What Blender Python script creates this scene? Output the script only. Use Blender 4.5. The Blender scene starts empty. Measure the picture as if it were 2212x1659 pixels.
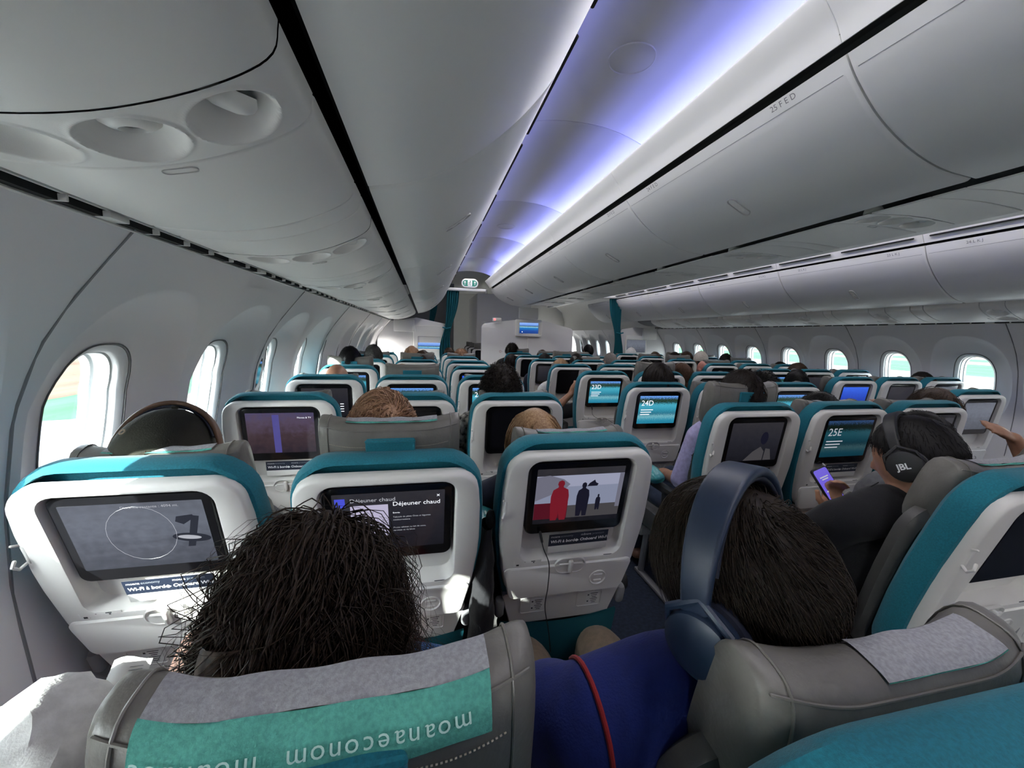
import bpy, bmesh, math, random
import numpy as np
from mathutils import Vector, Matrix, noise as mnoise

SC = bpy.context.scene
COL = SC.collection
R = math.radians
rnd = random.Random(7)

# ------------------------------------------------------------------ camera
EYE = 1.40                                   # camera height above the cabin floor


def make_camera(f=850.0, vx=920.0, vy=719.0):
    fy = Vector((vx - 1106.0, 829.5 - vy, f)).normalized()      # cabin axis seen from the camera
    up = Vector((0, 1, 0))
    fz = (up - fy * up.dot(fy)).normalized()
    fx = fz.cross(fy)
    if fx.x < 0:
        fx = -fx
    cd = bpy.data.cameras.new('camera')
    cd.sensor_width = 36.0
    cd.lens = f / 2212.0 * 36.0
    cd.clip_start = 0.02
    cd.clip_end = 3000
    co = bpy.data.objects.new('camera', cd)
    COL.objects.link(co)
    m = Matrix(((fx.x, fx.y, -fx.z, 0), (fy.x, fy.y, -fy.z, 0), (fz.x, fz.y, -fz.z, EYE), (0, 0, 0, 1)))
    co.matrix_world = m
    SC.camera = co


make_camera()

# ------------------------------------------------------------------ world, sun, exposure
w = bpy.data.worlds.new('sky')
SC.world = w
w.use_nodes = True
nt = w.node_tree
sky = nt.nodes.new('ShaderNodeTexSky')
sky.sky_type = 'NISHITA'
sky.sun_disc = False
sky.sun_elevation = R(33)
sky.sun_rotation = R(230)
sky.air_density = 1.0
sky.dust_density = 2.0
hs = nt.nodes.new('ShaderNodeHueSaturation')
hs.inputs['Saturation'].default_value = 0.22
nt.links.new(sky.outputs[0], hs.inputs['Color'])
nt.links.new(hs.outputs[0], nt.nodes['Background'].inputs[0])
nt.nodes['Background'].inputs[1].default_value = 1.5

SUN_DIR = Vector((0.31, 0.26, -0.17)).normalized()
sd = bpy.data.lights.new('sun', 'SUN')
sd.energy = 16.0
sd.angle = R(0.6)
sd.color = (1.0, 0.95, 0.86)
so = bpy.data.objects.new('sun', sd)
COL.objects.link(so)
so.rotation_euler = SUN_DIR.to_track_quat('-Z', 'Y').to_euler()

SC.view_settings.view_transform = 'Standard'
SC.view_settings.look = 'None'
SC.view_settings.gamma = 1.0
SC.view_settings.use_curve_mapping = False
SC.view_settings.exposure = 1.08
SC.cycles.use_denoising = True
SC.cycles.max_bounces = 6
SC.cycles.diffuse_bounces = 4
SC.cycles.use_adaptive_sampling = True
SC.cycles.adaptive_threshold = 0.05
SC.cycles.adaptive_min_samples = 38
SC.cycles.glossy_bounces = 2
SC.cycles.transmission_bounces = 2
SC.cycles.transparent_max_bounces = 8
SC.cycles.sample_clamp_indirect = 6.0
SC.cycles.caustics_reflective = False
SC.cycles.caustics_refractive = False


def strip_light(name, loc, length, width, direction, power, color):
    """A long light strip lying along the cabin (Y)."""
    ld = bpy.data.lights.new(name, 'AREA')
    ld.shape = 'RECTANGLE'
    ld.size = width
    ld.size_y = length
    ld.energy = power
    ld.color = color
    o = bpy.data.objects.new(name, ld)
    COL.objects.link(o)
    d = Vector(direction).normalized()
    y = Vector((0, 1, 0))
    x = y.cross(-d).normalized()
    m = Matrix((x, y, -d)).transposed().to_4x4()
    m.translation = Vector(loc)
    o.matrix_world = m
    return o


CX = 1.925                                    # middle plane of the cabin, measured from the camera
LED = (0.26, 0.29, 1.0)
Y0, Y1 = -2.4, 7.1                            # this cabin section: aft wall to bulkheads
for s in (1, -1):
    fxx = lambda x: x if s == 1 else 2 * CX - x
    # ceiling wash in the coves on both sides of the aisle
    strip_light('cove_led', (fxx(1.115), 2.4, EYE + .885), 9.4, .03, (-1.3 * s, 0, 1), 9.5, LED)
    strip_light('cove_led', (fxx(0.345), 2.4, EYE + .885), 9.4, .03, (1.3 * s, 0, 1), 6, LED)
    # white fill added for ambient light: one slim line along each aisle
    strip_light('aisle_fill', (fxx(.75), 2.35, EYE + 1.04), 9.3, .06, (0, 0, -1), 17, (1.0, .97, .93))

# ------------------------------------------------------------------ materials
MATS = {}


def mat(name, col, rough=.5, metal=0.0, spec=.5, bump=None, vary=None, emit=None, coat=0.0, sheen=0.0, alpha=None, coord='Object'):
    if name in MATS:
        return MATS[name]
    m = bpy.data.materials.new(name)
    m.use_nodes = True
    t = m.node_tree
    b = t.nodes['Principled BSDF']
    b.inputs['Base Color'].default_value = (*col, 1)
    b.inputs['Roughness'].default_value = rough
    b.inputs['Metallic'].default_value = metal
    b.inputs['Specular IOR Level'].default_value = spec
    if coat:
        b.inputs['Coat Weight'].default_value = coat
        b.inputs['Coat Roughness'].default_value = .08
    if sheen:
        b.inputs['Sheen Weight'].default_value = sheen
        b.inputs['Sheen Roughness'].default_value = .4
    if emit:
        b.inputs['Emission Color'].default_value = (*emit[0], 1)
        b.inputs['Emission Strength'].default_value = emit[1]
    tc = t.nodes.new('ShaderNodeTexCoord')
    if vary:                                  # (scale, amount, second colour or None)
        n = t.nodes.new('ShaderNodeTexNoise')
        n.inputs['Scale'].default_value = vary[0]
        n.inputs['Detail'].default_value = 4
        t.links.new(tc.outputs[coord], n.inputs['Vector'])
        mx = t.nodes.new('ShaderNodeMix')
        mx.data_type = 'RGBA'
        c2 = vary[2] if len(vary) > 2 else tuple(c * (1 - vary[1]) for c in col)
        mx.inputs['A'].default_value = (*col, 1)
        mx.inputs['B'].default_value = (*c2, 1)
        rp = t.nodes.new('ShaderNodeMapRange')
        rp.inputs['From Min'].default_value = .35
        rp.inputs['From Max'].default_value = .65
        t.links.new(n.outputs['Fac'], rp.inputs['Value'])
        t.links.new(rp.outputs[0], mx.inputs['Factor'])
        t.links.new(mx.outputs['Result'], b.inputs['Base Color'])
    if bump:                                  # (scale, strength, distance)
        n2 = t.nodes.new('ShaderNodeTexNoise')
        n2.inputs['Scale'].default_value = bump[0]
        n2.inputs['Detail'].default_value = 3
        t.links.new(tc.outputs[coord], n2.inputs['Vector'])
        bp = t.nodes.new('ShaderNodeBump')
        bp.inputs['Strength'].default_value = bump[1]
        bp.inputs['Distance'].default_value = bump[2]
        t.links.new(n2.outputs['Fac'], bp.inputs['Height'])
        t.links.new(bp.outputs[0], b.inputs['Normal'])
    MATS[name] = m
    return m


WHITE = mat('white_plastic', (.88, .87, .83), .42, bump=(900, .08, .001))
SHELLW = mat('seat_shell_plastic', (.68, .66, .63), .38, bump=(1400, .15, .0006))
PANELW = mat('cabin_panel', (.88, .87, .83), .45, bump=(700, .06, .001))
BINW = mat('bin_plastic', (.86, .86, .83), .42, bump=(900, .05, .0008))
WALLW = mat('sidewall_panel', (.83, .81, .82), .5, bump=(500, .06, .001))
TEAL = mat('teal_fabric', (.003, .165, .225), .85, bump=(900, .5, .001), vary=(300, .25), sheen=.15)
TEALD = mat('teal_pocket', (.003, .085, .11), .7, bump=(500, .3, .001))
LEATHER = mat('grey_leather', (.165, .155, .138), .42, bump=(120, .25, .003), vary=(18, .18))
LEATHD = mat('dark_leather', (.07, .067, .064), .5, bump=(140, .3, .002))
BLACKG = mat('black_gloss', (.006, .006, .007), .12, spec=.5)
BLACKM = mat('black_plastic', (.015, .015, .016), .5)
GREYP = mat('grey_plastic', (.22, .22, .23), .45)
DARK = mat('dark_gap', (.008, .008, .008), .8)
METAL = mat('brushed_metal', (.55, .55, .56), .28, metal=1.0)
CARPET = mat('carpet', (.012, .022, .045), .95, bump=(300, .6, .004), vary=(60, .5))
CEIL = mat('ceiling_panel', (.74, .74, .76), .28, bump=(400, .03, .001))
CURT = mat('curtain_teal', (.004, .12, .15), .9, bump=(400, .3, .001))
STITCH = mat('thread', (.42, .38, .30), .8)
PRINTD = mat('dark_print', (.03, .03, .035), .6)
PRINTG = mat('grey_print', (.20, .20, .21), .6)
PAPERW = mat('paper_white', (.75, .74, .71), .7)
NAVY = mat('leaflet_navy', (.012, .018, .035), .45)
INKW = mat('white_ink', (.72, .72, .72), .6)
INKG = mat('grey_ink', (.25, .27, .30), .6)


# ------------------------------------------------------------------ object helpers
def link(o, parent=None):
    COL.objects.link(o)
    if parent is not None:
        o.parent = parent
    return o


def empty(name, loc=(0, 0, 0), label=None, cat=None, group=None, kind=None, rot=None, parent=None):
    o = bpy.data.objects.new(name, None)
    o.empty_display_size = .05
    o.location = loc
    if rot:
        o.rotation_euler = rot
    link(o, parent)
    tag(o, label, cat, group, kind)
    return o


def tag(o, label=None, cat=None, group=None, kind=None):
    if label:
        o['label'] = label
    if cat:
        o['category'] = cat
    if group:
        o['group'] = group
    if kind:
        o['kind'] = kind
    return o


def obj(name, me, material=None, parent=None, loc=None, rot=None, label=None):
    """A mesh object; the material sits on the object so that copies may differ."""
    o = bpy.data.objects.new(name, me)
    if material is not None:
        if not me.materials:
            me.materials.append(material)
        if me.materials[0] != material:
            o.material_slots[0].link = 'OBJECT'
            o.material_slots[0].material = material
    if loc is not None:
        o.location = loc
    if rot is not None:
        o.rotation_euler = rot
    if label:
        o['label'] = label
    return link(o, parent)


class Geo:
    """Collects vertices and faces for ONE mesh."""

    def __init__(self):
        self.v = []
        self.f = []

    def add(self, vs, fs):
        n = len(self.v)
        self.v += [tuple(p) for p in vs]
        self.f += [tuple(i + n for i in q) for q in fs]
        return self

    def loft(self, loops, cap0=True, cap1=True, closed=True):
        n = len(loops[0])
        vs = [p for lp in loops for p in lp]
        fs = []
        for k in range(len(loops) - 1):
            for i in range(n if closed else n - 1):
                j = (i + 1) % n
                fs.append((k * n + i, k * n + j, (k + 1) * n + j, (k + 1) * n + i))
        if cap0:
            fs.append(tuple(range(n))[::-1])
        if cap1:
            fs.append(tuple((len(loops) - 1) * n + i for i in range(n)))
        return self.add(vs, fs)

    def box(self, c, s, b=0.0):
        """Box of full size s round c, bevelled by b."""
        hx, hy, hz = s[0] / 2, s[1] / 2, s[2] / 2
        if b <= 0:
            vs = [(c[0] + sx * hx, c[1] + sy * hy, c[2] + sz * hz) for sz in (-1, 1) for sx, sy in ((-1, -1), (1, -1), (1, 1), (-1, 1))]
            return self.add(vs, [(3, 2, 1, 0), (4, 5, 6, 7), (0, 1, 5, 4), (1, 2, 6, 5), (2, 3, 7, 6), (3, 0, 4, 7)])
        b = min(b, hx, hy, hz)
        loops = []
        for z, ins in ((-hz, b), (-hz + b * .3, b * .3), (-hz + b, 0), (hz - b, 0), (hz - b * .3, b * .3), (hz, b)):
            loops.append([(c[0] + x, c[1] + y, c[2] + z) for x, y in rrect(2 * (hx - ins), 2 * (hy - ins), max(b - ins * .5, .0004), 3, 1)])
        return self.loft(loops)

    def tube(self, pts, rads, n=10, flat=None, round_ends=True):
        """A tube through pts with radius per point; flat = (axis vector, factor) squashes the section."""
        P = [Vector(p) for p in pts]
        if not hasattr(rads, '__len__'):
            rads = [rads] * len(P)
        rads = list(rads)
        if round_ends:
            t0 = (P[0] - P[1]).normalized()
            t1 = (P[-1] - P[-2]).normalized()
            r0, r1 = rads[0], rads[-1]
            P = [P[0] + t0 * r0 * .95, P[0] + t0 * r0 * .7] + P + [P[-1] + t1 * r1 * .7, P[-1] + t1 * r1 * .95]
            rads = [r0 * .25, r0 * .7] + rads + [r1 * .7, r1 * .25]
        loops = []
        nrm = None
        for i, p in enumerate(P):
            t = (P[min(i + 1, len(P) - 1)] - P[max(i - 1, 0)]).normalized()
            if nrm is None:
                a = Vector((0, 0, 1)) if abs(t.z) < .9 else Vector((1, 0, 0))
                nrm = t.cross(a).normalized()
            nrm = (nrm - t * nrm.dot(t)).normalized()
            bn = t.cross(nrm)
            lp = []
            for k in range(n):
                a = 2 * math.pi * k / n
                d = (nrm * math.cos(a) + bn * math.sin(a)) * rads[i]
                if flat:
                    ax = Vector(flat[0])
                    d = d - ax * d.dot(ax) * (1 - flat[1])
                lp.append(tuple(p + d))
            loops.append(lp)
        return self.loft(loops)

    def ball(self, c, r, n=16, m=10, rot=None):
        r = r if hasattr(r, '__len__') else (r, r, r)
        loops = []
        for j in range(1, m):
            th = math.pi * j / m
            lp = []
            for i in range(n):
                ph = 2 * math.pi * i / n
                p = Vector((r[0] * math.sin(th) * math.cos(ph), r[1] * math.sin(th) * math.sin(ph), -r[2] * math.cos(th)))
                if rot:
                    p = rot @ p
                lp.append(tuple(Vector(c) + p))
            loops.append(lp)
        return self.loft(loops)

    def lathe(self, prof, n=24, c=(0, 0, 0), rot=None, cap0=False, cap1=False):
        """prof = [(radius, height)] turned round local z."""
        loops = []
        for r, h in prof:
            lp = []
            for i in range(n):
                a = 2 * math.pi * i / n
                p = Vector((r * math.cos(a), r * math.sin(a), h))
                if rot:
                    p = rot @ p
                lp.append(tuple(p + Vector(c)))
            loops.append(lp)
        return self.loft(loops, cap0, cap1)

    def grid(self, nu, nv, fn):
        vs = [fn(i / nu, j / nv) for j in range(nv + 1) for i in range(nu + 1)]
        fs = [(j * (nu + 1) + i, j * (nu + 1) + i + 1, (j + 1) * (nu + 1) + i + 1, (j + 1) * (nu + 1) + i) for j in range(nv) for i in range(nu)]
        return self.add(vs, fs)

    def xform(self, m):
        self.v = [tuple(m @ Vector(p)) for p in self.v]
        return self

    def mesh(self, name, smooth=True, angle=40, flip=False):
        me = bpy.data.meshes.new(name)
        fs = [q[::-1] for q in self.f] if flip else self.f
        me.from_pydata(self.v, [], fs)
        bm = bmesh.new()
        bm.from_mesh(me)
        if not flip:
            bmesh.ops.recalc_face_normals(bm, faces=bm.faces)
        if smooth:
            for e in bm.edges:
                if len(e.link_faces) == 2 and e.calc_face_angle(0) > R(angle):
                    e.smooth = False
            for fc in bm.faces:
                fc.smooth = True
        bm.to_mesh(me)
        bm.free()
        return me


def rrect(w, h, r, nc=6, ns=6):
    """Rounded rectangle outline (2D), counter-clockwise, always 4*(nc+1+ns) points."""
    pts = []
    r = min(r, w / 2 - 1e-5, h / 2 - 1e-5)
    cs = [(w / 2 - r, h / 2 - r, 0), (-w / 2 + r, h / 2 - r, 90), (-w / 2 + r, -h / 2 + r, 180), (w / 2 - r, -h / 2 + r, 270)]
    for k, (cx, cy, a0) in enumerate(cs):
        arc = [(cx + r * math.cos(R(a0 + 90 * i / nc)), cy + r * math.sin(R(a0 + 90 * i / nc))) for i in range(nc + 1)]
        pts += arc
        nx = cs[(k + 1) % 4]
        a1 = R(nx[2])
        q = (nx[0] + r * math.cos(a1), nx[1] + r * math.sin(a1))
        for i in range(1, ns + 1):
            t = i / (ns + 1)
            pts.append((arc[-1][0] * (1 - t) + q[0] * t, arc[-1][1] * (1 - t) + q[1] * t))
    return pts


def interp(x, table):
    if x <= table[0][0]:
        return table[0][1]
    for (a, va), (b, vb) in zip(table, table[1:]):
        if x <= b:
            return va + (vb - va) * (x - a) / (b - a)
    return table[-1][1]


_TXT = {}


def text_mesh(body, size=.02, align='LEFT', extrude=.0, shear=0.0, bold=0.0):
    """Lettering as a flat mesh in the XZ plane, reading from the -Y side."""
    key = (body, size, align, shear, bold)
    if key in _TXT:
        return _TXT[key]
    cu = bpy.data.curves.new('lettering', 'FONT')
    cu.body = body
    cu.size = size
    cu.align_x = align
    cu.shear = shear
    cu.offset = bold
    cu.resolution_u = 3
    o = bpy.data.objects.new('lettering_tmp', cu)
    COL.objects.link(o)
    bpy.context.view_layer.update()
    me = bpy.data.meshes.new_from_object(o.evaluated_get(bpy.context.evaluated_depsgraph_get()))
    bpy.data.objects.remove(o)
    bpy.data.curves.remove(cu)
    me.transform(Matrix.Rotation(R(90), 4, 'X'))
    me.materials.clear()
    _TXT[key] = me
    return me


def flat_shape(pts, y=0.0, th=.0006):
    """A thin printed shape in the XZ plane from a 2D outline."""
    g = Geo()
    g.loft([[(x, y, z) for x, z in pts], [(x, y - th, z) for x, z in pts]])
    return g


def catmull(pts, n):
    """Smooth polyline through pts, n steps per span."""
    P = [np.array(p, float) for p in pts]
    P = [2 * P[0] - P[1]] + P + [2 * P[-1] - P[-2]]
    out = []
    for i in range(1, len(P) - 2):
        for k in range(n):
            t = k / n
            a, b, c, d = P[i - 1], P[i], P[i + 1], P[i + 2]
            out.append(.5 * (2 * b + (c - a) * t + (2 * a - 5 * b + 4 * c - d) * t * t + (3 * b - a - 3 * c + d) * t ** 3))
    out.append(P[-2])
    return [tuple(p) for p in out]
# ------------------------------------------------------------------ cabin shell
def E3(x, y, z):
    return (x, y, EYE + z)


WALLX = [(-1.40, -.70), (-1.15, -.81), (-.9, -.865), (-.6, -.892), (-.4, -.884), (-.2, -.85), (-.06, -.795), (.03, -.738), (.12, -.668), (.20, -.602)]
MIR = {1: (lambda x: x), -1: (lambda x: 2 * CX - x)}
WIN0, WINP = 1.32, .61                       # first window ahead and the spacing


def wallx(z):
    return interp(z, WALLX)


def sq(a, b, th, e):
    c, s = math.cos(th), math.sin(th)
    k = (abs(c / a) ** e + abs(s / b) ** e) ** (-1 / e)
    return k * c, k * s


WZ = -.29                                    # window centre below the eye
TOPZ, BOTZ = .20, -1.16
_corn = [math.atan2(TOPZ - WZ, .305), math.atan2(TOPZ - WZ, -.305), math.atan2(BOTZ - WZ, -.305) + 2 * math.pi, math.atan2(BOTZ - WZ, .305) + 2 * math.pi]
ANG = []
for k in range(4):
    a0 = _corn[k]
    a1 = _corn[(k + 1) % 4] + (2 * math.pi if k == 3 else 0)
    nseg = (16, 14, 16, 14)[k]
    ANG += [a0 + (a1 - a0) * i / nseg for i in range(nseg)]


def rect_hit(th):
    c, s = math.cos(th), math.sin(th)
    ts = []
    if c > 1e-9:
        ts.append(.305 / c)
    if c < -1e-9:
        ts.append(-.305 / c)
    if s > 1e-9:
        ts.append((TOPZ - WZ) / s)
    if s < -1e-9:
        ts.append((BOTZ - WZ) / s)
    t = min(ts)
    return t * c, t * s


OPA, OPB = .142, .236
DEEP = .075


def cell_loops(s):
    """Rings from the window opening out to the edge of the panel cell; s = side."""
    loops = []
    for t in (0, .06, .2, .4, .6, .78, .92, 1.0):
        lp = []
        for th in ANG:
            a = sq(OPA, OPB, th, 2.7)
            b = sq(.275, .40, th, 2.5)
            y = a[0] * (1 - t) + b[0] * t
            z = WZ + a[1] * (1 - t) + (b[1] - .012) * t
            d = DEEP * (1 - t ** 1.7)
            lp.append((MIR[s](wallx(z) - d), y, EYE + z))
        loops.append(lp)
    for t in (.03, .25, .5, .75, 1.0):
        lp = []
        for th in ANG:
            b = sq(.275, .40, th, 2.5)
            c = rect_hit(th)
            y = b[0] * (1 - t) + c[0] * t
            z = WZ + (b[1] - .012) * (1 - t) + c[1] * t
            lp.append((MIR[s](wallx(z)), y, EYE + z))
        loops.append(lp)
    return loops


def ring_at(sc, d, s, nudge=0.0):
    lp = []
    for th in ANG:
        a = sq(OPA * sc, OPB * (1 - (1 - sc) * OPA / OPB), th, 2.7)
        z = WZ + a[1]
        lp.append((MIR[s](wallx(z) - d), a[0], EYE + z))
    return lp


PANE = bpy.data.materials.new('window_glass')
PANE.use_nodes = True
_t = PANE.node_tree
_t.nodes.remove(_t.nodes['Principled BSDF'])
_tr = _t.nodes.new('ShaderNodeBsdfTransparent')
_tr.inputs[0].default_value = (.93, .96, .97, 1)
_gl = _t.nodes.new('ShaderNodeBsdfGlossy')
_gl.inputs['Roughness'].default_value = .03
_fr = _t.nodes.new('ShaderNodeFresnel')
_fr.inputs[0].default_value = 1.08
_mx = _t.nodes.new('ShaderNodeMixShader')
_t.links.new(_fr.outputs[0], _mx.inputs[0])
_t.links.new(_tr.outputs[0], _mx.inputs[1])
_t.links.new(_gl.outputs[0], _mx.inputs[2])
_t.links.new(_mx.outputs[0], _t.nodes['Material Output'].inputs[0])

GASKET = mat('window_gasket', (.12, .12, .12), .6)
FRAMEW = mat('window_frame', (.72, .73, .74), .4)
win_meshes = {}
for s in (1, -1):
    panel2 = Geo()
    for dy in (-.305, .305):
        lps = [[(x, y + dy, z) for x, y, z in lp] for lp in cell_loops(s)]
        panel2.loft(lps, False, False)
    bez = Geo().loft([ring_at(1.0, DEEP - .001, s), ring_at(1.0, DEEP + .004, s), ring_at(.985, DEEP + .004, s), ring_at(.97, DEEP + .001, s), ring_at(.86, DEEP + .012, s), ring_at(.84, DEEP + .02, s), ring_at(.84, DEEP + .03, s)], False, False)
    gas = Geo().loft([ring_at(1.01, DEEP + .001, s), ring_at(1.012, DEEP - .003, s), ring_at(.985, DEEP - .003, s), ring_at(.98, DEEP + .003, s)], False, False)
    tun = Geo().loft([ring_at(.85, DEEP + .028, s), ring_at(.81, DEEP + .032, s), ring_at(.81, DEEP + .05, s), ring_at(.84, DEEP + .054, s), ring_at(.84, DEEP + .075, s), ring_at(.80, DEEP + .08, s), ring_at(.82, DEEP + .105, s)], False, False)
    pane = Geo()
    lp = ring_at(.86, DEEP + .030, s)
    pane.loft([lp, [(x - .004 * s, y, z) for x, y, z in lp]])
    pane2 = Geo()
    lp = ring_at(.84, DEEP + .076, s)
    pane2.loft([lp, [(x - .006 * s, y, z) for x, y, z in lp]])
    seam = Geo()
    pr = [(MIR[s](wallx(z) + .004), EYE + z) for z in np.linspace(-1.15, .20, 40)]
    seam.loft([[(x, -.0022, z), (x, .0022, z), (x - .01 * s, .0022, z), (x - .01 * s, -.0022, z)] for x, z in pr])
    win_meshes[s] = (panel2.mesh('wall_panel'), bez.mesh('window_bezel'), gas.mesh('gasket'), tun.mesh('window_frame'), pane.mesh('pane'), pane2.mesh('outer_pane'), seam.mesh('panel_seam'))

win_no = 0
for s, nm, kmax in ((1, 'left', 8), (-1, 'right', 17)):
    wr = empty('wall_' + nm, (MIR[s](-.85), 2.4, 0), kind='structure')
    wr['label'] = 'pale grey curved cabin sidewall with oval window recesses, %s side' % nm
    inv = Vector((-MIR[s](-.85), -2.4, 0))
    pm, bm_, gm, tm, p1, p2, sm = win_meshes[s]
    for j in range(-3, (kmax + 2) // 2):
        yc = WIN0 + WINP * (2 * j + .5)
        obj('wall_panel', pm, WALLW, wr, inv + Vector((0, yc, 0)))
        obj('panel_seam', sm, GREYP, wr, inv + Vector((0, yc - .61, 0)))
    # lower dado down to the floor
    g = Geo()
    zs = np.linspace(-1.40, -1.155, 4)
    ylen = 4.9 if s == 1 else 7.6
    g.loft([[(MIR[s](wallx(z)), -4.9 + 2.4, EYE + z), (MIR[s](wallx(z)), ylen + 2.4 + 2.6, EYE + z)] for z in zs], False, False, closed=False)
    obj('dado_panel', g.mesh('dado_panel'), WALLW, wr, inv)
    for k in range(-4, kmax + 1):
        win_no += 1
        y = WIN0 + WINP * k
        we = empty('window_%d' % win_no, (MIR[s](-.9), y, EYE + WZ), kind='structure')
        off = Vector((-MIR[s](-.9), 0, -EYE - WZ))
        obj('window_bezel', bm_, FRAMEW, we, off)
        obj('gasket', gm, GASKET, we, off)
        obj('window_frame', tm, FRAMEW, we, off)
        obj('pane', p1, PANE, we, off)
        obj('outer_pane', p2, PANE, we, off)

# fuselage crown above the bins, closing the section, with floor and end walls
YA, YB = -2.42, 12.6
crown = [(-.600, .195), (-.64, .27), (-.66, .45), (-.55, .78), (-.25, 1.02), (.3, 1.16), (1.0, 1.24), (CX, 1.27)]
crown = crown + [(2 * CX - x, z) for x, z in crown[::-1][1:]]
g = Geo()
g.loft([[(x, YA, EYE + z), (x, YB, EYE + z)] for x, z in crown], False, False, closed=False)
tag(obj('ceiling', g.mesh('ceiling'), PANELW), 'plain lining behind the bins at the top of the cabin', kind='structure')
g = Geo()
g.grid(2, 12, lambda u, v: (-.75 + u * (2 * CX + 1.5), YA + v * (YB - YA), 0))
tag(obj('floor', g.mesh('floor'), CARPET), 'dark blue carpeted cabin floor', kind='structure')
for nm, y in (('wall_aft', YA), ('wall_front', YB)):
    g = Geo()
    g.box((CX, y, EYE + .1), (6.2, .03, 3.4))
    tag(obj(nm, g.mesh(nm), PANELW), 'plain white end wall across the cabin', kind='structure')

# ------------------------------------------------------------------ overhead bins
SIDE_DOOR = catmull([(-.13, .332), (-.02, .357), (.10, .418), (.22, .52), (.305, .625), (.345, .715)], 5)
MID_DOOR = catmull([(1.662, .518), (1.52, .533), (1.38, .578), (1.26, .645), (1.17, .725), (1.122, .785)], 5)


def offs(prof, d):
    """Offset a profile polyline by d along its left normal."""
    out = []
    for i, p in enumerate(prof):
        a = prof[max(i - 1, 0)]
        b = prof[min(i + 1, len(prof) - 1)]
        tx, tz = b[0] - a[0], b[1] - a[1]
        L = math.hypot(tx, tz)
        out.append((p[0] - tz / L * d, p[1] + tx / L * d))
    return out


def slab(prof, d, y0, y1, s=1, bev=.0, ny=1):
    """A sheet of thickness d that follows prof, from y0 to y1, edges eased by bev."""
    q = offs(prof, d)
    sec = prof + q[::-1]
    cx = sum(p[0] for p in sec) / len(sec)
    cz = sum(p[1] for p in sec) / len(sec)
    g = Geo()
    ys = [(y0, bev), (y0 + bev, bev * .2), (y0 + bev * 2.2, 0)] + [(y1 - bev * 2.2, 0), (y1 - bev, bev * .2), (y1, bev)] if bev else [(y0, 0), (y1, 0)]
    loops = []
    for y, b in ys:
        po = offs(prof, math.copysign(b, d)) if b else prof
        loops.append([(MIR[s](x), y, EYE + z) for x, z in po + q[::-1]])
    return g.loft(loops)


BINP = 1.22
BIN_MID0 = .965                               # first visible seam of the middle bins
BIN_SIDE0 = 1.02
LATCHM = mat('latch_plastic', (.55, .54, .52), .35)


def latch(parent, prof, t, s, loc):
    """Oval finger recess with two round buttons on a bin door."""
    i = int(t * (len(prof) - 1))
    p = Vector((prof[i][0], 0, prof[i][1] + EYE))
    tv = Vector((prof[i + 1][0] - prof[i - 1][0], 0, prof[i + 1][1] - prof[i - 1][1])).normalized()
    n = Vector((tv.z, 0, -tv.x))                         # outward (down, to the aisle)
    if n.z > 0:
        n = -n
    m = Matrix((Vector((0, 1, 0)), tv, n)).transposed().to_4x4()
    m.translation = p + n * .0005
    mir = Matrix.Translation((2 * CX, 0, 0)) @ Matrix.Diagonal((-1, 1, 1, 1)) if s == -1 else Matrix()
    g = Geo()
    lo = lambda w, h, z: [(x, y, z) for x, y in rrect(w, h, w / 2, 8, 2)]
    g.loft([lo(.044, .122, -.004), lo(.044, .122, .0022), lo(.040, .118, .0028), lo(.037, .114, .0005), lo(.035, .112, -.003)], True, True)
    base = obj('latch_handle', g.xform(mir @ m).mesh('latch_handle'), LATCHM, parent, loc)
    for dz in (-.017, .019):
        b = Geo()
        b.lathe([(.0001, .0008), (.010, .0006), (.0145, .0012), (.0155, .0036), (.0145, .0042), (.012, .0028), (.0001, .0022)][::1], 20, (0, dz, -.002))
        obj('latch_button', b.xform(mir @ m).mesh('latch_button'), WHITE, base)
    return base


def place_text(body, size, pos, ex, ez, material, parent, name='lettering', bold=0.0, align='CENTER'):
    """Lay lettering on a surface: ex = reading direction, ez = up of the letters."""
    ex = Vector(ex).normalized()
    ez = Vector(ez).normalized()
    m = Matrix((ex, ez.cross(ex), ez)).transposed().to_4x4()
    m.translation = Vector(pos)
    o = obj(name, text_mesh(body, size, align, bold=bold), material, parent)
    o.matrix_local = m
    return o


side_rows = {}
ordinals = ['first', 'second', 'third', 'fourth', 'fifth', 'sixth', 'seventh', 'eighth', 'ninth', 'tenth']


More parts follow.
